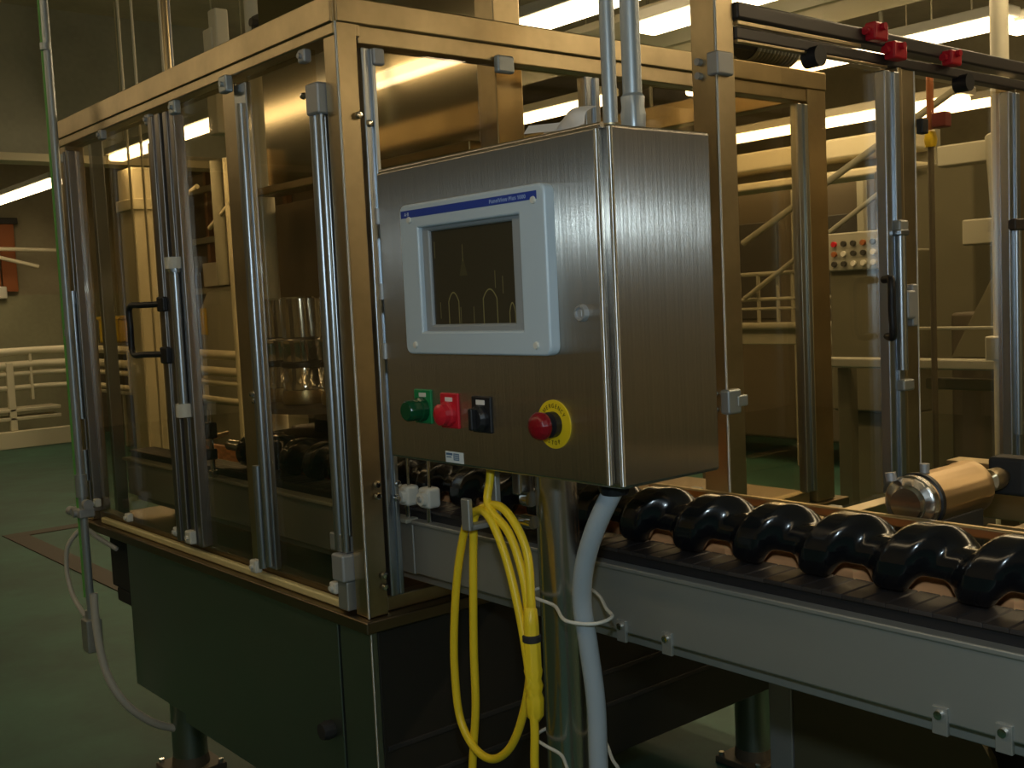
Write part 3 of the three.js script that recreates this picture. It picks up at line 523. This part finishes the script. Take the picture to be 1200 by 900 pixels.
// ---------------------------------------------------------------- right-hand guard
{
  const t = thing('guard_doors', 'row of stainless guard doors with clear panes right of the control cabinet', 'guard');
  const X = 0.4;
  part(t, 'post', [bx(X - 0.07, 0.9, -0.762, X, 2.6, -0.7, 0.003)], M.frameSteel, 'tall square post with a bright edge');
  part(t, 'post', [bx(X - 0.06, 0.0, -1.495, X, 2.035, -1.435, 0.003), bx(X - 0.02, 0.85, -1.43, X + 0.004, 2.02, -1.41, 0.003)], M.frameSteel);
  part(t, 'post', [bx(X - 0.06, 0.0, -2.13, X, 2.035, -2.05, 0.003)], M.frameSteel);
  part(t, 'post', [bx(X - 0.06, 0.0, -3.1, X, 2.035, -3.04, 0.003)], M.frameSteel);
  part(t, 'highlight_bead', [rod([X - 0.001, 0.9, -0.701], [X - 0.001, 2.6, -0.701], 0.0035, 10)], M.edge);
  part(t, 'highlight_bead', [rod([X - 0.001, 0.1, -1.496], [X - 0.001, 2.035, -1.496], 0.003, 10)], M.edge);
  part(t, 'rail', [bx(X - 0.04, 2.055, -3.1, X + 0.012, 2.092, -0.763, 0.006)], M.darkRail, 'dark brown upper rail');
  part(t, 'rail', [bx(X - 0.03, 2.012, -3.1, X + 0.006, 2.04, -0.763, 0.005)], M.darkRail, 'dark brown lower rail');
  part(t, 'edge_strip', [bx(X - 0.004, 2.042, -1.24, X + 0.01, 2.052, -0.765, 0.002)], M.frameSteel);
  part(t, 'edge_strip', [bx(X - 0.004, 2.005, -1.36, X + 0.008, 2.012, -0.765, 0.002)], M.frameSteel);
  part(t, 'bottom_rail', [bx(X - 0.05, 0.85, -1.44, X, 0.9, -0.763, 0.003), bx(X - 0.05, 0.85, -3.04, X, 0.9, -1.495, 0.003)], M.frameSteel);
  const d = sub(t, 'door', 'first guard door with black pull handle');
  part(d, 'door_stile', onSide(stile(0.07, 0.92, 2.0), -1.372, X + 0.012), M.alu);
  part(d, 'hinge_tube', [rod([X + 0.014, 1.24, -1.392], [X + 0.014, 1.585, -1.392], 0.014, 18), bx(X, 1.585, -1.41, X + 0.03, 1.6, -1.37, 0.004)], M.alu);
  part(d, 'hinge_cap', [bx(X, 1.59, -1.415, X + 0.026, 1.625, -1.375, 0.006)], M.convSteel);
  part(d, 'hinge_cap', [bx(X, 1.185, -1.43, X + 0.026, 1.215, -1.38, 0.006)], M.convSteel);
  part(d, 'pane', [bx(X - 0.02, 0.92, -1.34, X - 0.014, 2.0, -0.77, 0)], M.pane);
  part(d, 'handle', [tube([[X, 1.475, -1.335], [X + 0.03, 1.475, -1.318], [X + 0.035, 1.46, -1.312], [X + 0.035, 1.4, -1.312], [X + 0.035, 1.345, -1.315], [X + 0.03, 1.33, -1.32], [X, 1.33, -1.345]], 0.01, 60, 12)], M.black, 'black pull handle');
  part(d, 'latch', [bx(X, 1.37, -1.44, X + 0.03, 1.445, -1.4, 0.008), bx(X, 1.35, -1.46, X + 0.022, 1.46, -1.435, 0.005)], M.galvanised, 'grey door latch');
  part(d, 'latch', [bx(X - 0.045, 1.21, -0.755, X + 0.016, 1.235, -0.72, 0.004), bx(X - 0.012, 1.195, -0.735, X + 0.014, 1.25, -0.69, 0.006), rod([X - 0.03, 1.205, -0.698], [X - 0.03, 1.205, -0.685], 0.007, 10), rod([X - 0.03, 1.24, -0.698], [X - 0.03, 1.24, -0.685], 0.007, 10)], M.conduitGrey);
  part(d, 'latch', [bx(X - 0.02, 1.93, -0.745, X + 0.012, 1.98, -0.69, 0.005), rod([X - 0.045, 1.965, -0.7], [X - 0.045, 1.965, -0.688], 0.008, 10), rod([X - 0.045, 1.935, -0.7], [X - 0.045, 1.935, -0.688], 0.008, 10)], M.galvanised);
  const e = sub(t, 'door', 'second guard door');
  part(e, 'pane', [bx(X - 0.02, 0.92, -2.0, X - 0.014, 2.0, -1.5, 0)], M.pane);
  part(e, 'door_stile', onSide(stile(0.07, 0.92, 2.0), -2.02, X + 0.012), M.alu);
  part(e, 'hinge_tube', [rod([X + 0.014, 1.0, -2.02], [X + 0.014, 1.6, -2.02], 0.014, 18)], M.alu);
  part(e, 'hinge_cap', [bx(X, 1.6, -2.05, X + 0.03, 1.635, -1.985, 0.006)], M.darkRail);
  part(e, 'latch', [bx(X, 1.85, -1.53, X + 0.02, 1.89, -1.5, 0.004)], M.black);
  const f = sub(t, 'door', 'third guard door at the picture edge');
  part(f, 'pane', [bx(X - 0.02, 0.92, -3.03, X - 0.014, 2.0, -2.14, 0)], M.pane);
  // rollers and red sliding mounts on the rail
  for (const z of [-1.04, -1.73]) part(t, 'roller', [rod([X - 0.01, 2.0, z], [X + 0.03, 2.0, z], 0.024, 20)], M.black);
  for (const [y, z, s] of [[2.082, -1.285, 1], [2.045, -1.37, 1], [2.055, -1.645, 0.9]]) part(t, 'red_mount', [bx(X + 0.008, y - 0.022 * s, z - 0.03 * s, X + 0.04, y + 0.022 * s, z + 0.03 * s, 0.006), rod([X + 0.02, y, z - 0.045 * s], [X + 0.02, y, z + 0.045 * s], 0.01, 12), rod([X + 0.03, y + 0.01, z], [X + 0.05, y + 0.01, z], 0.009, 12)], M.red, 'red plastic rail mount');
}
{
  const t = thing('lower_guard', 'dark olive sheet guard under the conveyor with a sloping right edge', 'panel');
  part(t, 'sheet', plate([[0.37, 0.0], [0.98, 0.0], [0.86, 0.47], [0.8, 0.56], [0.37, 0.66]], 0.02, 0.001).translate(0, 0, -0.97), M.olive);
  part(t, 'tray', [bx(0.75, 0.0, -1.6, 1.5, 0.62, -1.05, 0.01)], M.rubber, 'black tray behind the sheet');
  part(t, 'edge_strip', [bx(0.3, 0.0, -0.99, 0.367, 0.72, -0.945, 0.003)], M.galvanised, 'grey galvanised strip');
}
{
  const t = thing('ribbed_hose', 'short ribbed grey hose lying on the beam behind the tall guard post', 'hose', [-0.03, 2.152, -1.45]);
  const rings = []; for (let i = 0; i < 12; i++) rings.push(new THREE.TorusGeometry(0.048, 0.007, 8, 20).translate(0, 0.005, -0.09 + i * 0.016));
  part(t, 'rib', rings, M.drum); part(t, 'core', [rod([0, 0.005, -0.1], [0, 0.005, 0.1], 0.046, 20)], M.rubber);
}

// ---------------------------------------------------------------- left pole, cables and hanging lines
{
  const t = thing('service_pole', 'slender vertical service pole with a green line at the left picture edge', 'pole', [-1.52, 0, 0.08]);
  part(t, 'pipe', [rod([0.008, 0.52, 0], [0.008, RH, 0], 0.012, 18)], M.conduitGrey);
  part(t, 'green_line', [rod([-0.014, 0.6, 0.004], [-0.014, RH, 0.004], 0.0085, 14)], M.greenPipe, 'green line');
  part(t, 'coupling', [rod([0.008, 0.92, 0], [0.008, 0.99, 0], 0.018, 18), rod([0.008, 1.42, 0], [0.008, 1.44, 0], 0.015, 18), rod([0.008, 2.28, 0.005], [0.008, 2.3, 0.005], 0.016, 18)], M.conduitGrey);
  part(t, 'clamp', [bx(-0.05, 0.855, -0.03, 0.03, 0.885, 0.02, 0.006), rod([-0.05, 0.87, 0.01], [-0.075, 0.87, 0.015], 0.014, 14), rod([0.04, 0.9, 0.0], [0.06, 0.9, 0.0], 0.016, 14), rod([0, 0.87, 0.02], [0, 0.87, 0.03], 0.012, 12)], M.galvanised);
  part(t, 'junction_box', [bx(-0.025, 0.43, -0.025, 0.03, 0.535, 0.025, 0.006), rod([0, 0.535, 0], [0, 0.56, 0], 0.016, 14)], M.convSteel, 'grey junction box');
}
single('loop_cable', 'thin pale cable curving in a loop left of the junction box', 'cable', [tube([[-1.553, 0.535, 0.085], [-1.57, 0.55, 0.09], [-1.62, 0.6, 0.1], [-1.655, 0.68, 0.1], [-1.65, 0.75, 0.09], [-1.62, 0.8, 0.05], [-1.56, 0.77, 0.02], [-1.5, 0.74, -0.01]], 0.0075, 60, 10)], M.cable);
single('floor_cable', 'grey cable sweeping down from the junction box to the machine foot', 'cable', [tube([[-1.478, 0.62, 0.08], [-1.474, 0.52, 0.08], [-1.46, 0.42, 0.075], [-1.44, 0.34, 0.06], [-1.42, 0.26, 0.02], [-1.41, 0.19, -0.05], [-1.415, 0.15, -0.12], [-1.42, 0.13, -0.2]], 0.0125, 70, 12)], M.cable);
{
  const LB = ['thin pale line hanging above the left beam, leftmost of the pair', 'thin pale line hanging above the left beam, right of its twin'];
  [[-2.69, -0.6], [-2.545, -0.6]].forEach(([x, z], i) => single('hanging_line', LB[i], 'line', [rod([x, 0.9, z], [x, RH, z], 0.006, 8)], M.cream, 'thin lines above the left beam'));
  const p = thing('air_pipe', 'bright vertical pipe with thin side lines above the left beam', 'pipe', [-2.215, 0, -0.6]);
  part(p, 'pipe', [rod([0, 0.9, 0], [0, RH, 0], 0.014, 14)], M.frameSteel);
  part(p, 'line', [rod([-0.05, 0.9, 0], [-0.05, RH, 0], 0.006, 8)], M.cream); part(p, 'line', [rod([0.04, 0.9, 0], [0.04, RH, 0], 0.005, 8)], M.galvanised);
  const q = thing('cream_pipe', 'cream vertical pipe with a small dark clamp beside the stainless cabinet top', 'pipe', [-1.53, 0, -0.62]);
  part(q, 'pipe', [rod([0, 0.812, 0], [0, RH, 0], 0.032, 20)], M.cream); part(q, 'clamp', [bx(0.03, 2.4, -0.02, 0.1, 2.46, 0.03, 0.008), rod([0.07, 2.43, 0.03], [0.07, 2.43, 0.05], 0.014, 12)], M.machine);
  const b = thing('valve_blocks', 'two small cream valve blocks stacked on the left beam', 'valve', [-1.74, 0, -0.58]);
  part(b, 'block', [bx(-0.05, 2.102, -0.03, 0.02, 2.47, 0.03, 0.006)], M.cream); part(b, 'block', [bx(-0.01, 2.3, -0.025, 0.05, 2.53, 0.025, 0.006)], M.cream);
}
{
  const t = thing('floor_drain', 'dark brown channel drain set in the green floor at the left', 'drain');
  part(t, 'channel', [bx(-5.95, -0.01, -0.98, -1.9, 0.006, -0.84, 0.002)], M.brown);
  part(t, 'channel', [bx(-6.09, -0.01, -2.6, -5.95, 0.006, -0.84, 0.002)], M.brown);
}


// ---------------------------------------------------------------- background on the left, seen past and through the enclosure
{
  const t = thing('white_conveyor', 'white railed conveyor curving along the far left side of the hall', 'conveyor');
  const path = (y, dz = 0) => [[-11.6, y, -1.2], [-11.6, y, -2.4], [-11.55, y - 0.0, -3.0 - dz], [-11.2, y - 0.01, -3.25 - dz], [-10.6, y - 0.02, -3.3 - dz], [-9, y - 0.03, -3.25 - dz], [-7, y - 0.05, -3.2 - dz], [-5, y - 0.06, -3.2 - dz]];
  for (const [y, r] of [[1.12, 0.045], [0.965, 0.045], [0.86, 0.03], [0.7, 0.03]]) part(t, 'rail', [tube(path(y), r, 70, 10)], M.cream);
  part(t, 'bed', [bx(-11.9, 0.42, -3.0, -11.55, 0.46, -1.2, 0.01), bx(-11.9, 0.32, -3.0, -11.55, 0.36, -1.2, 0.01)], M.cream);
  part(t, 'bed', [bx(-11.3, 0.6, -3.45, -5.0, 0.64, -3.27, 0.01)], M.drum);
  part(t, 'floor_beam', [bx(-11.62, 0.0, -3.1, -11.5, 0.2, -1.2, 0.01)], M.cream);
  for (const z of [-2.46, -1.5]) part(t, 'leg', [bx(-11.62, 0.2, z - 0.04, -11.55, 1.0, z + 0.04, 0.01)], M.cream);
  for (const x of [-10.4, -8.6, -7.0, -5.4]) part(t, 'leg', [bx(x - 0.04, 0.0, -3.4, x + 0.04, 0.62, -3.33, 0.01)], M.drum);
  for (const z of [-1.9, -2.7]) part(t, 'bracket', [bx(-11.64, 0.55, z - 0.015, -11.57, 1.1, z + 0.015, 0.006)], M.cream);
  for (const x of [-9.9, -8.0, -6.2]) part(t, 'bracket', [bx(x - 0.02, 0.64, -3.27, x + 0.02, 1.08, -3.22, 0.006)], M.cream);
}
{
  const t = thing('plastic_tank', 'grey upright tank with a yellow label seen through the middle door', 'tank', [-8.75, 0, -4.15]);
  part(t, 'shell', [lathe([[0, 0.0], [0.5, 0.0], [0.52, 0.06], [0.52, 1.5], [0.44, 1.68], [0.2, 1.74], [0, 1.75]], [0, 0, 0], [0, 1, 0], 48)], M.drum);
  part(t, 'label', [lathe([[0.524, 1.24], [0.526, 1.24], [0.526, 1.52], [0.524, 1.52]], [0, 0, 0], [0, 1, 0], 48).scale(1, 1, 1)].map(() => { const g = new THREE.CylinderGeometry(0.526, 0.526, 0.27, 12, 1, true, -0.42, 0.5); g.translate(0, 1.38, 0); return flat(g); }), std(rgb(0.75, 0.5, 0.02), 0.6, 0, { side: THREE.DoubleSide }), 'yellow label');
  part(t, 'lid', [lathe([[0, 0], [0.16, 0], [0.17, 0.05], [0, 0.06]], [0, 1.74, 0], [0, 1, 0], 32)], M.dark);
}
{
  const LB = ['yellow crate on the white conveyor, leftmost of the two behind the left door', 'darker yellow crate right of its twin, behind the left door handle'];
  [[-11.95, 0.55, M.yellow], [-11.3, 0.5, std(rgb(0.5, 0.32, 0.03), 0.6)]].forEach(([x, w, m], i) => {
    const t = thing('plastic_crate', LB[i], 'crate', [x, 1.15, -3.95], 'yellow crates behind the left door');
    part(t, 'body', [bx(-w / 2, 0, -0.2, w / 2, 0.03, 0.2, 0.01), bx(-w / 2, 0, -0.2, w / 2, 0.32, -0.17, 0.01), bx(-w / 2, 0, 0.17, w / 2, 0.3, 0.2, 0.01), bx(-w / 2, 0, -0.2, -w / 2 + 0.03, 0.32, 0.2, 0.01), bx(w / 2 - 0.03, 0, -0.2, w / 2, 0.32, 0.2, 0.01)], m);
    part(t, 'rim', [bx(-w / 2 - 0.015, 0.29, 0.17, w / 2 + 0.015, 0.33, 0.22, 0.008)], m);
  });
  const t = thing('crate_table', 'dark bench carrying the two yellow crates', 'bench', [-11.6, 0, -3.95]);
  part(t, 'top', [bx(-0.75, 1.1, -0.28, 0.65, 1.148, 0.28, 0.01)], M.machine);
  for (const x of [-0.7, 0.6]) part(t, 'leg', [bx(x - 0.03, 0, -0.25, x + 0.03, 1.1, 0.25, 0.005)], M.machine);
}
{
  const t = thing('cream_column', 'cream square building column seen through the left door beside its dark stiles', 'column', [-8.0, 0, -2.72]);
  part(t, 'shaft', [bx(-0.17, 0, -0.12, 0.17, 2.8, 0.12, 0.02)], M.cream);
  part(t, 'band', [bx(-0.2, 2.42, -0.14, 0.2, 2.52, 0.14, 0.01)], M.cream);
}
{
  const t = thing('process_pipes', 'cluster of thin bright vertical pipes seen through the middle door', 'pipe', [-6.7, 0, -2.98]);
  part(t, 'pipe', [rod([0, 0, 0], [0, 2.75, 0], 0.03, 14)], M.cream);
  part(t, 'pipe', [rod([0.19, 1.7, 0], [0.19, 2.75, 0], 0.012, 10)], M.cream);
  part(t, 'pipe', [rod([-0.2, 1.7, 0], [-0.2, 2.75, 0], 0.05, 14)], M.drum);
  part(t, 'cross_pipe', [rod([-2.0, 2.25, 0.0], [-0.6, 2.58, 0], 0.022, 10)], M.cream, 'slanted pipe');
  part(t, 'cross_pipe', [rod([-2.1, 2.5, 0.0], [-1.5, 2.52, 0.0], 0.04, 10)], M.cream);
  part(t, 'cross_pipe', [rod([-0.4, 2.2, 0], [0.6, 2.6, 0], 0.02, 10)], M.cream);
  part(t, 'red_cylinder', [lathe([[0, 0], [0.09, 0.02], [0.1, 0.06], [0.1, 0.3], [0, 0.34]], [0.3, 1.66, 0], [0, 1, 0], 20)], std(rgb(0.18, 0.02, 0.015), 0.5), 'dark red cylinder');
}
{
  const t = thing('dark_plant', 'dark brown process machine standing far behind the left doors', 'machine', [-10.4, 0, -5.6]);
  part(t, 'body', [bx(-2.2, 0.2, -0.8, 2.4, 3.3, 0.5, 0.03)], M.machine);
  for (const x of [-1.9, -1.2, -0.6, 0.2, 0.9, 1.6, 2.1]) part(t, 'post', [bx(x - 0.04, 0, 0.5, x + 0.04, 3.4, 0.58, 0.01)], std(rgb(0.28, 0.14, 0.07), 0.6));
  for (const y of [1.75, 2.4, 3.05]) part(t, 'cross_bar', [bx(-2.2, y - 0.04, 0.58, 2.4, y + 0.04, 0.64, 0.01)], M.drum);
  for (const x of [-0.9, 0.4]) part(t, 'cover', [bx(x - 0.25, 1.8, 0.64, x + 0.25, 2.1, 0.7, 0.01)], M.white);
}
{
  const t = thing('strip_curtain', 'orange-brown strip curtain on the far wall at the left picture edge', 'curtain', [-12.9, 0, -2.55]);
  for (let i = 0; i < 4; i++) part(t, 'strip', [bx(0.0, 1.85, -0.45 + i * 0.2, 0.03, 2.7, -0.27 + i * 0.2, 0.005)], M.orange);
  part(t, 'rail', [bx(-0.05, 2.7, -0.5, 0.05, 2.78, 0.4, 0.01)], M.dark);
}
single('wall_box', 'small pale wall box below the orange strip curtain', 'box', [bx(-12.95, 1.76, -2.86, -12.85, 1.92, -2.6, 0.02)], M.white);
{
  const t = thing('far_machine', 'low pale machinery with thin bright rails under the far left lamp', 'machine', [-12.65, 0, -3.2]);
  part(t, 'rail', [rod([0, 2.35, -0.4], [0, 2.38, 0.6], 0.025, 10)], M.cream); part(t, 'rail', [rod([0, 2.15, 0.0], [0, 2.28, 0.5], 0.025, 10)], M.cream);
  part(t, 'post', [bx(-0.05, 0, -0.45, 0.05, 2.4, -0.35, 0.01)], M.drum);
}

{
  const t = thing('round_bulb', 'small round bright bulb hanging behind the first guard door', 'lamp', [-3.74, 2.93, -7]);
  part(t, 'bulb', [new THREE.SphereGeometry(0.045, 16, 12)], M.glow); part(t, 'cord', [rod([0, 0.04, 0], [0, RH - 2.93, 0], 0.008, 8)], M.dark);
  const l = new THREE.PointLight(LAMP, 0.6, 0, 2); l.castShadow = true; l.shadow.radius = 2; t.add(l);
}
// ---------------------------------------------------------------- background on the right, seen through the guard doors
{
  const t = thing('bottle_machine', 'large dark brown machine far behind the first guard door', 'machine', [-3.4, 0, -6.6]);
  part(t, 'body', [bx(-2.4, 0.2, -0.6, 1.2, 2.35, 0.3, 0.03)], M.machine);
  for (const x of [-2.2, -1.4, -0.7, 0.0, 0.6, 1.1]) part(t, 'post', [bx(x - 0.03, 0, 0.3, x + 0.03, 2.4, 0.36, 0.01)], M.drum);
  part(t, 'window', [bx(-1.2, 1.2, 0.3, -0.2, 2.0, 0.32, 0.01)], M.dark);
  part(t, 'window', [bx(0.0, 1.2, 0.3, 0.55, 2.0, 0.32, 0.01)], M.dark);
}
{
  const t = thing('cream_duct', 'cream box duct with a dark slot above the dark machine, behind the first guard door', 'duct', [-3.1, 0, -5.6]);
  part(t, 'upper', [bx(-1.6, 2.32, -0.15, 1.2, 2.46, 0.15, 0.02)], M.cream);
  part(t, 'lower', [bx(-1.6, 2.18, -0.15, 1.2, 2.24, 0.15, 0.02)], M.cream);
  part(t, 'back', [bx(-1.6, 2.2, -0.2, 1.2, 2.46, -0.14, 0.0)], M.drum);
  for (const x of [-1.2, 0.9]) part(t, 'hanger', [rod([x, 2.45, 0], [x, RH, 0], 0.015, 8)], M.drum);
}
{
  const t = thing('small_railing', 'pale railing with thin posts seen low through the first guard door', 'railing', [-2.3, 0, -4.5]);
  for (const [y, r] of [[1.55, 0.014], [1.39, 0.012], [1.33, 0.01], [1.22, 0.025]]) part(t, 'rail', [rod([-0.9, y, 0], [0.6, y, 0], r, 10)], M.drum);
  for (const x of [-0.5, -0.28, -0.13, 0.02, 0.13, 0.3]) part(t, 'post', [rod([x, 1.22, 0], [x, 1.55, 0], 0.012, 8)], M.drum);
  for (const x of [-0.7, 0.45]) part(t, 'leg', [bx(x - 0.03, 0, -0.2, x + 0.03, 1.1, -0.1, 0.006)], M.machine);
  part(t, 'tray', [bx(-0.9, 1.1, -0.25, 0.6, 1.2, -0.02, 0.01)], M.drum);
}
{
  const t = thing('button_desk', 'beige control desk with rows of small coloured buttons behind the guard door handle', 'control desk', [-1.13, 0, -3.65]);
  part(t, 'body', [bx(-0.2, 0.82, -0.25, 0.24, 1.62, 0, 0.015)], M.olive);
  part(t, 'button_panel', [bx(-0.2, 1.53, 0, 0.24, 1.72, 0.02, 0.01)], M.drum);
  part(t, 'pedestal', [bx(-0.12, 0, -0.2, 0.14, 0.82, -0.04, 0.01)], M.olive);
  const cm = [M.red, M.dark, M.orange, M.white];
  for (let r = 0; r < 3; r++) for (let c = 0; c < 7; c++) part(t, 'button', [rod([-0.15 + c * 0.055, 1.565 + r * 0.05, 0.018], [-0.15 + c * 0.055, 1.565 + r * 0.05, 0.035], 0.014, 10)], cm[Math.floor(rnd() * 4)]);
}
{
  const t = thing('flat_rail', 'wide cream handrail crossing behind the right guard doors', 'rail', [0, 0, -3.3]);
  part(t, 'top', [bx(-1.12, 1.075, -0.03, 1.3, 1.122, 0.03, 0.01)], M.drum);
  part(t, 'lower_band', [bx(-0.62, 0.985, -0.06, 1.3, 1.035, -0.01, 0.01)], M.olive);
  part(t, 'upper_rail', [bx(-0.7, 1.245, -0.04, 1.3, 1.26, -0.02, 0.005)], M.drum);
  for (const x of [-1.05, 0.1, 1.2]) part(t, 'leg', [bx(x - 0.035, 0.0, -0.1, x + 0.035, 1.075, -0.03, 0.01)], M.olive);
}
{
  const t = thing('labelling_machine', 'dark brown machine with pale hopper and steep chute behind the second guard door', 'machine', [-0.2, 0, -4.1]);
  part(t, 'body', [bx(-0.62, 0.2, -0.5, 1.4, 1.3, 0.2, 0.02)], M.machine);
  part(t, 'back_panel', [bx(-0.62, 1.3, -0.45, 1.4, 1.72, -0.35, 0.01)], M.olive);
  part(t, 'hopper', [lathe([[0.1, 0], [0.16, 0.1], [0.18, 0.45], [0.17, 0.46], [0.15, 0.1]], [-0.18, 1.65, 0.3], [0, 1, 0], 24)], M.drum);
  part(t, 'chute', [plate([[-0.5, 1.1], [-0.25, 1.1], [0.02, 1.72], [-0.16, 1.72]], 0.1, 0.004).translate(0.0, 0, 0.3)], M.olive);
  part(t, 'shelf', [bx(-0.5, 1.62, 0.05, -0.2, 1.74, 0.3, 0.01)], M.drum);
  part(t, 'cream_band', [bx(-0.62, 2.0, 0.2, 1.4, 2.1, 0.3, 0.01)], M.drum);
  part(t, 'motor', [rod([0.1, 1.35, 0.25], [0.1, 1.35, 0.5], 0.1, 20)], M.dark);
  part(t, 'column', [bx(0.0, 1.3, 0.0, 0.06, 2.5, 0.06, 0.01)], M.machine);
}
{
  const t = thing('signal_stack', 'thin orange vertical tube with a yellow lamp beside the second guard door post', 'signal lamp', [-0.4, 0, -3.0]);
  part(t, 'tube', [rod([0, 0, 0], [0, 2.0, 0], 0.012, 12)], M.machine); part(t, 'lamp', [lathe([[0, 0], [0.02, 0], [0.026, 0.03], [0.02, 0.06], [0, 0.065]], [0, 2.0, 0], [0, 1, 0], 18)], M.yellow);
  part(t, 'orange_tube', [rod([0, 2.07, 0], [0, 2.3, 0], 0.014, 12)], M.orange); part(t, 'bracket', [bx(0.02, 2.07, -0.02, 0.08, 2.13, 0.03, 0.006)], std(rgb(0.14, 0.015, 0.015), 0.5));
}
{
  const t = thing('cream_pole', 'bright cream vertical pole behind the guard at the right', 'pole', [-0.015, 0, -2.8]);
  part(t, 'pipe', [rod([0, 0, 0], [0, RH, 0], 0.032, 20)], M.cream);
  part(t, 'socket', [bx(-0.04, 1.16, -0.02, 0.03, 1.25, 0.06, 0.008)], M.white, 'white socket block');
}
{
  const t = thing('tall_cabinet', 'olive-grey tall cabinet behind the guard door handle, under slanted pipes', 'cabinet', [-1.3, 0, -4.6]);
  part(t, 'body', [bx(-0.3, 0, -0.4, 0.3, 2.1, 0.1, 0.02)], M.olive);
  part(t, 'pipe', [rod([-1.2, 1.75, 0.15], [0.3, 2.5, 0.15], 0.02, 10)], M.drum); part(t, 'pipe', [rod([-1.2, 1.4, 0.15], [0.0, 2.1, 0.15], 0.015, 10)], M.drum);
}
{
  const t = thing('ceiling_duct', 'long cream ceiling duct slanting across the upper right corner', 'duct');
  part(t, 'body', [bx(-4.2, 3.2, -5.35, 0.5, 3.45, -4.85, 0.03)], M.cream);
  for (const x of [-3.6, -1.4]) part(t, 'strap', [bx(x - 0.02, 3.18, -5.38, x + 0.02, RH, -5.34, 0.004)], M.drum);
  const u = thing('ceiling_panel', 'broad cream ceiling panel beside the bright lamps above the enclosure beam', 'panel');
  part(u, 'sheet', [bx(-4.4, 3.05, -4.3, -0.6, 3.1, -3.55, 0.01)], M.cream);
  for (const x of [-4.0, -1.0]) part(u, 'hanger', [rod([x, 3.1, -3.9], [x, RH, -3.9], 0.012, 8)], M.drum);
}

renderer.render(scene, camera);
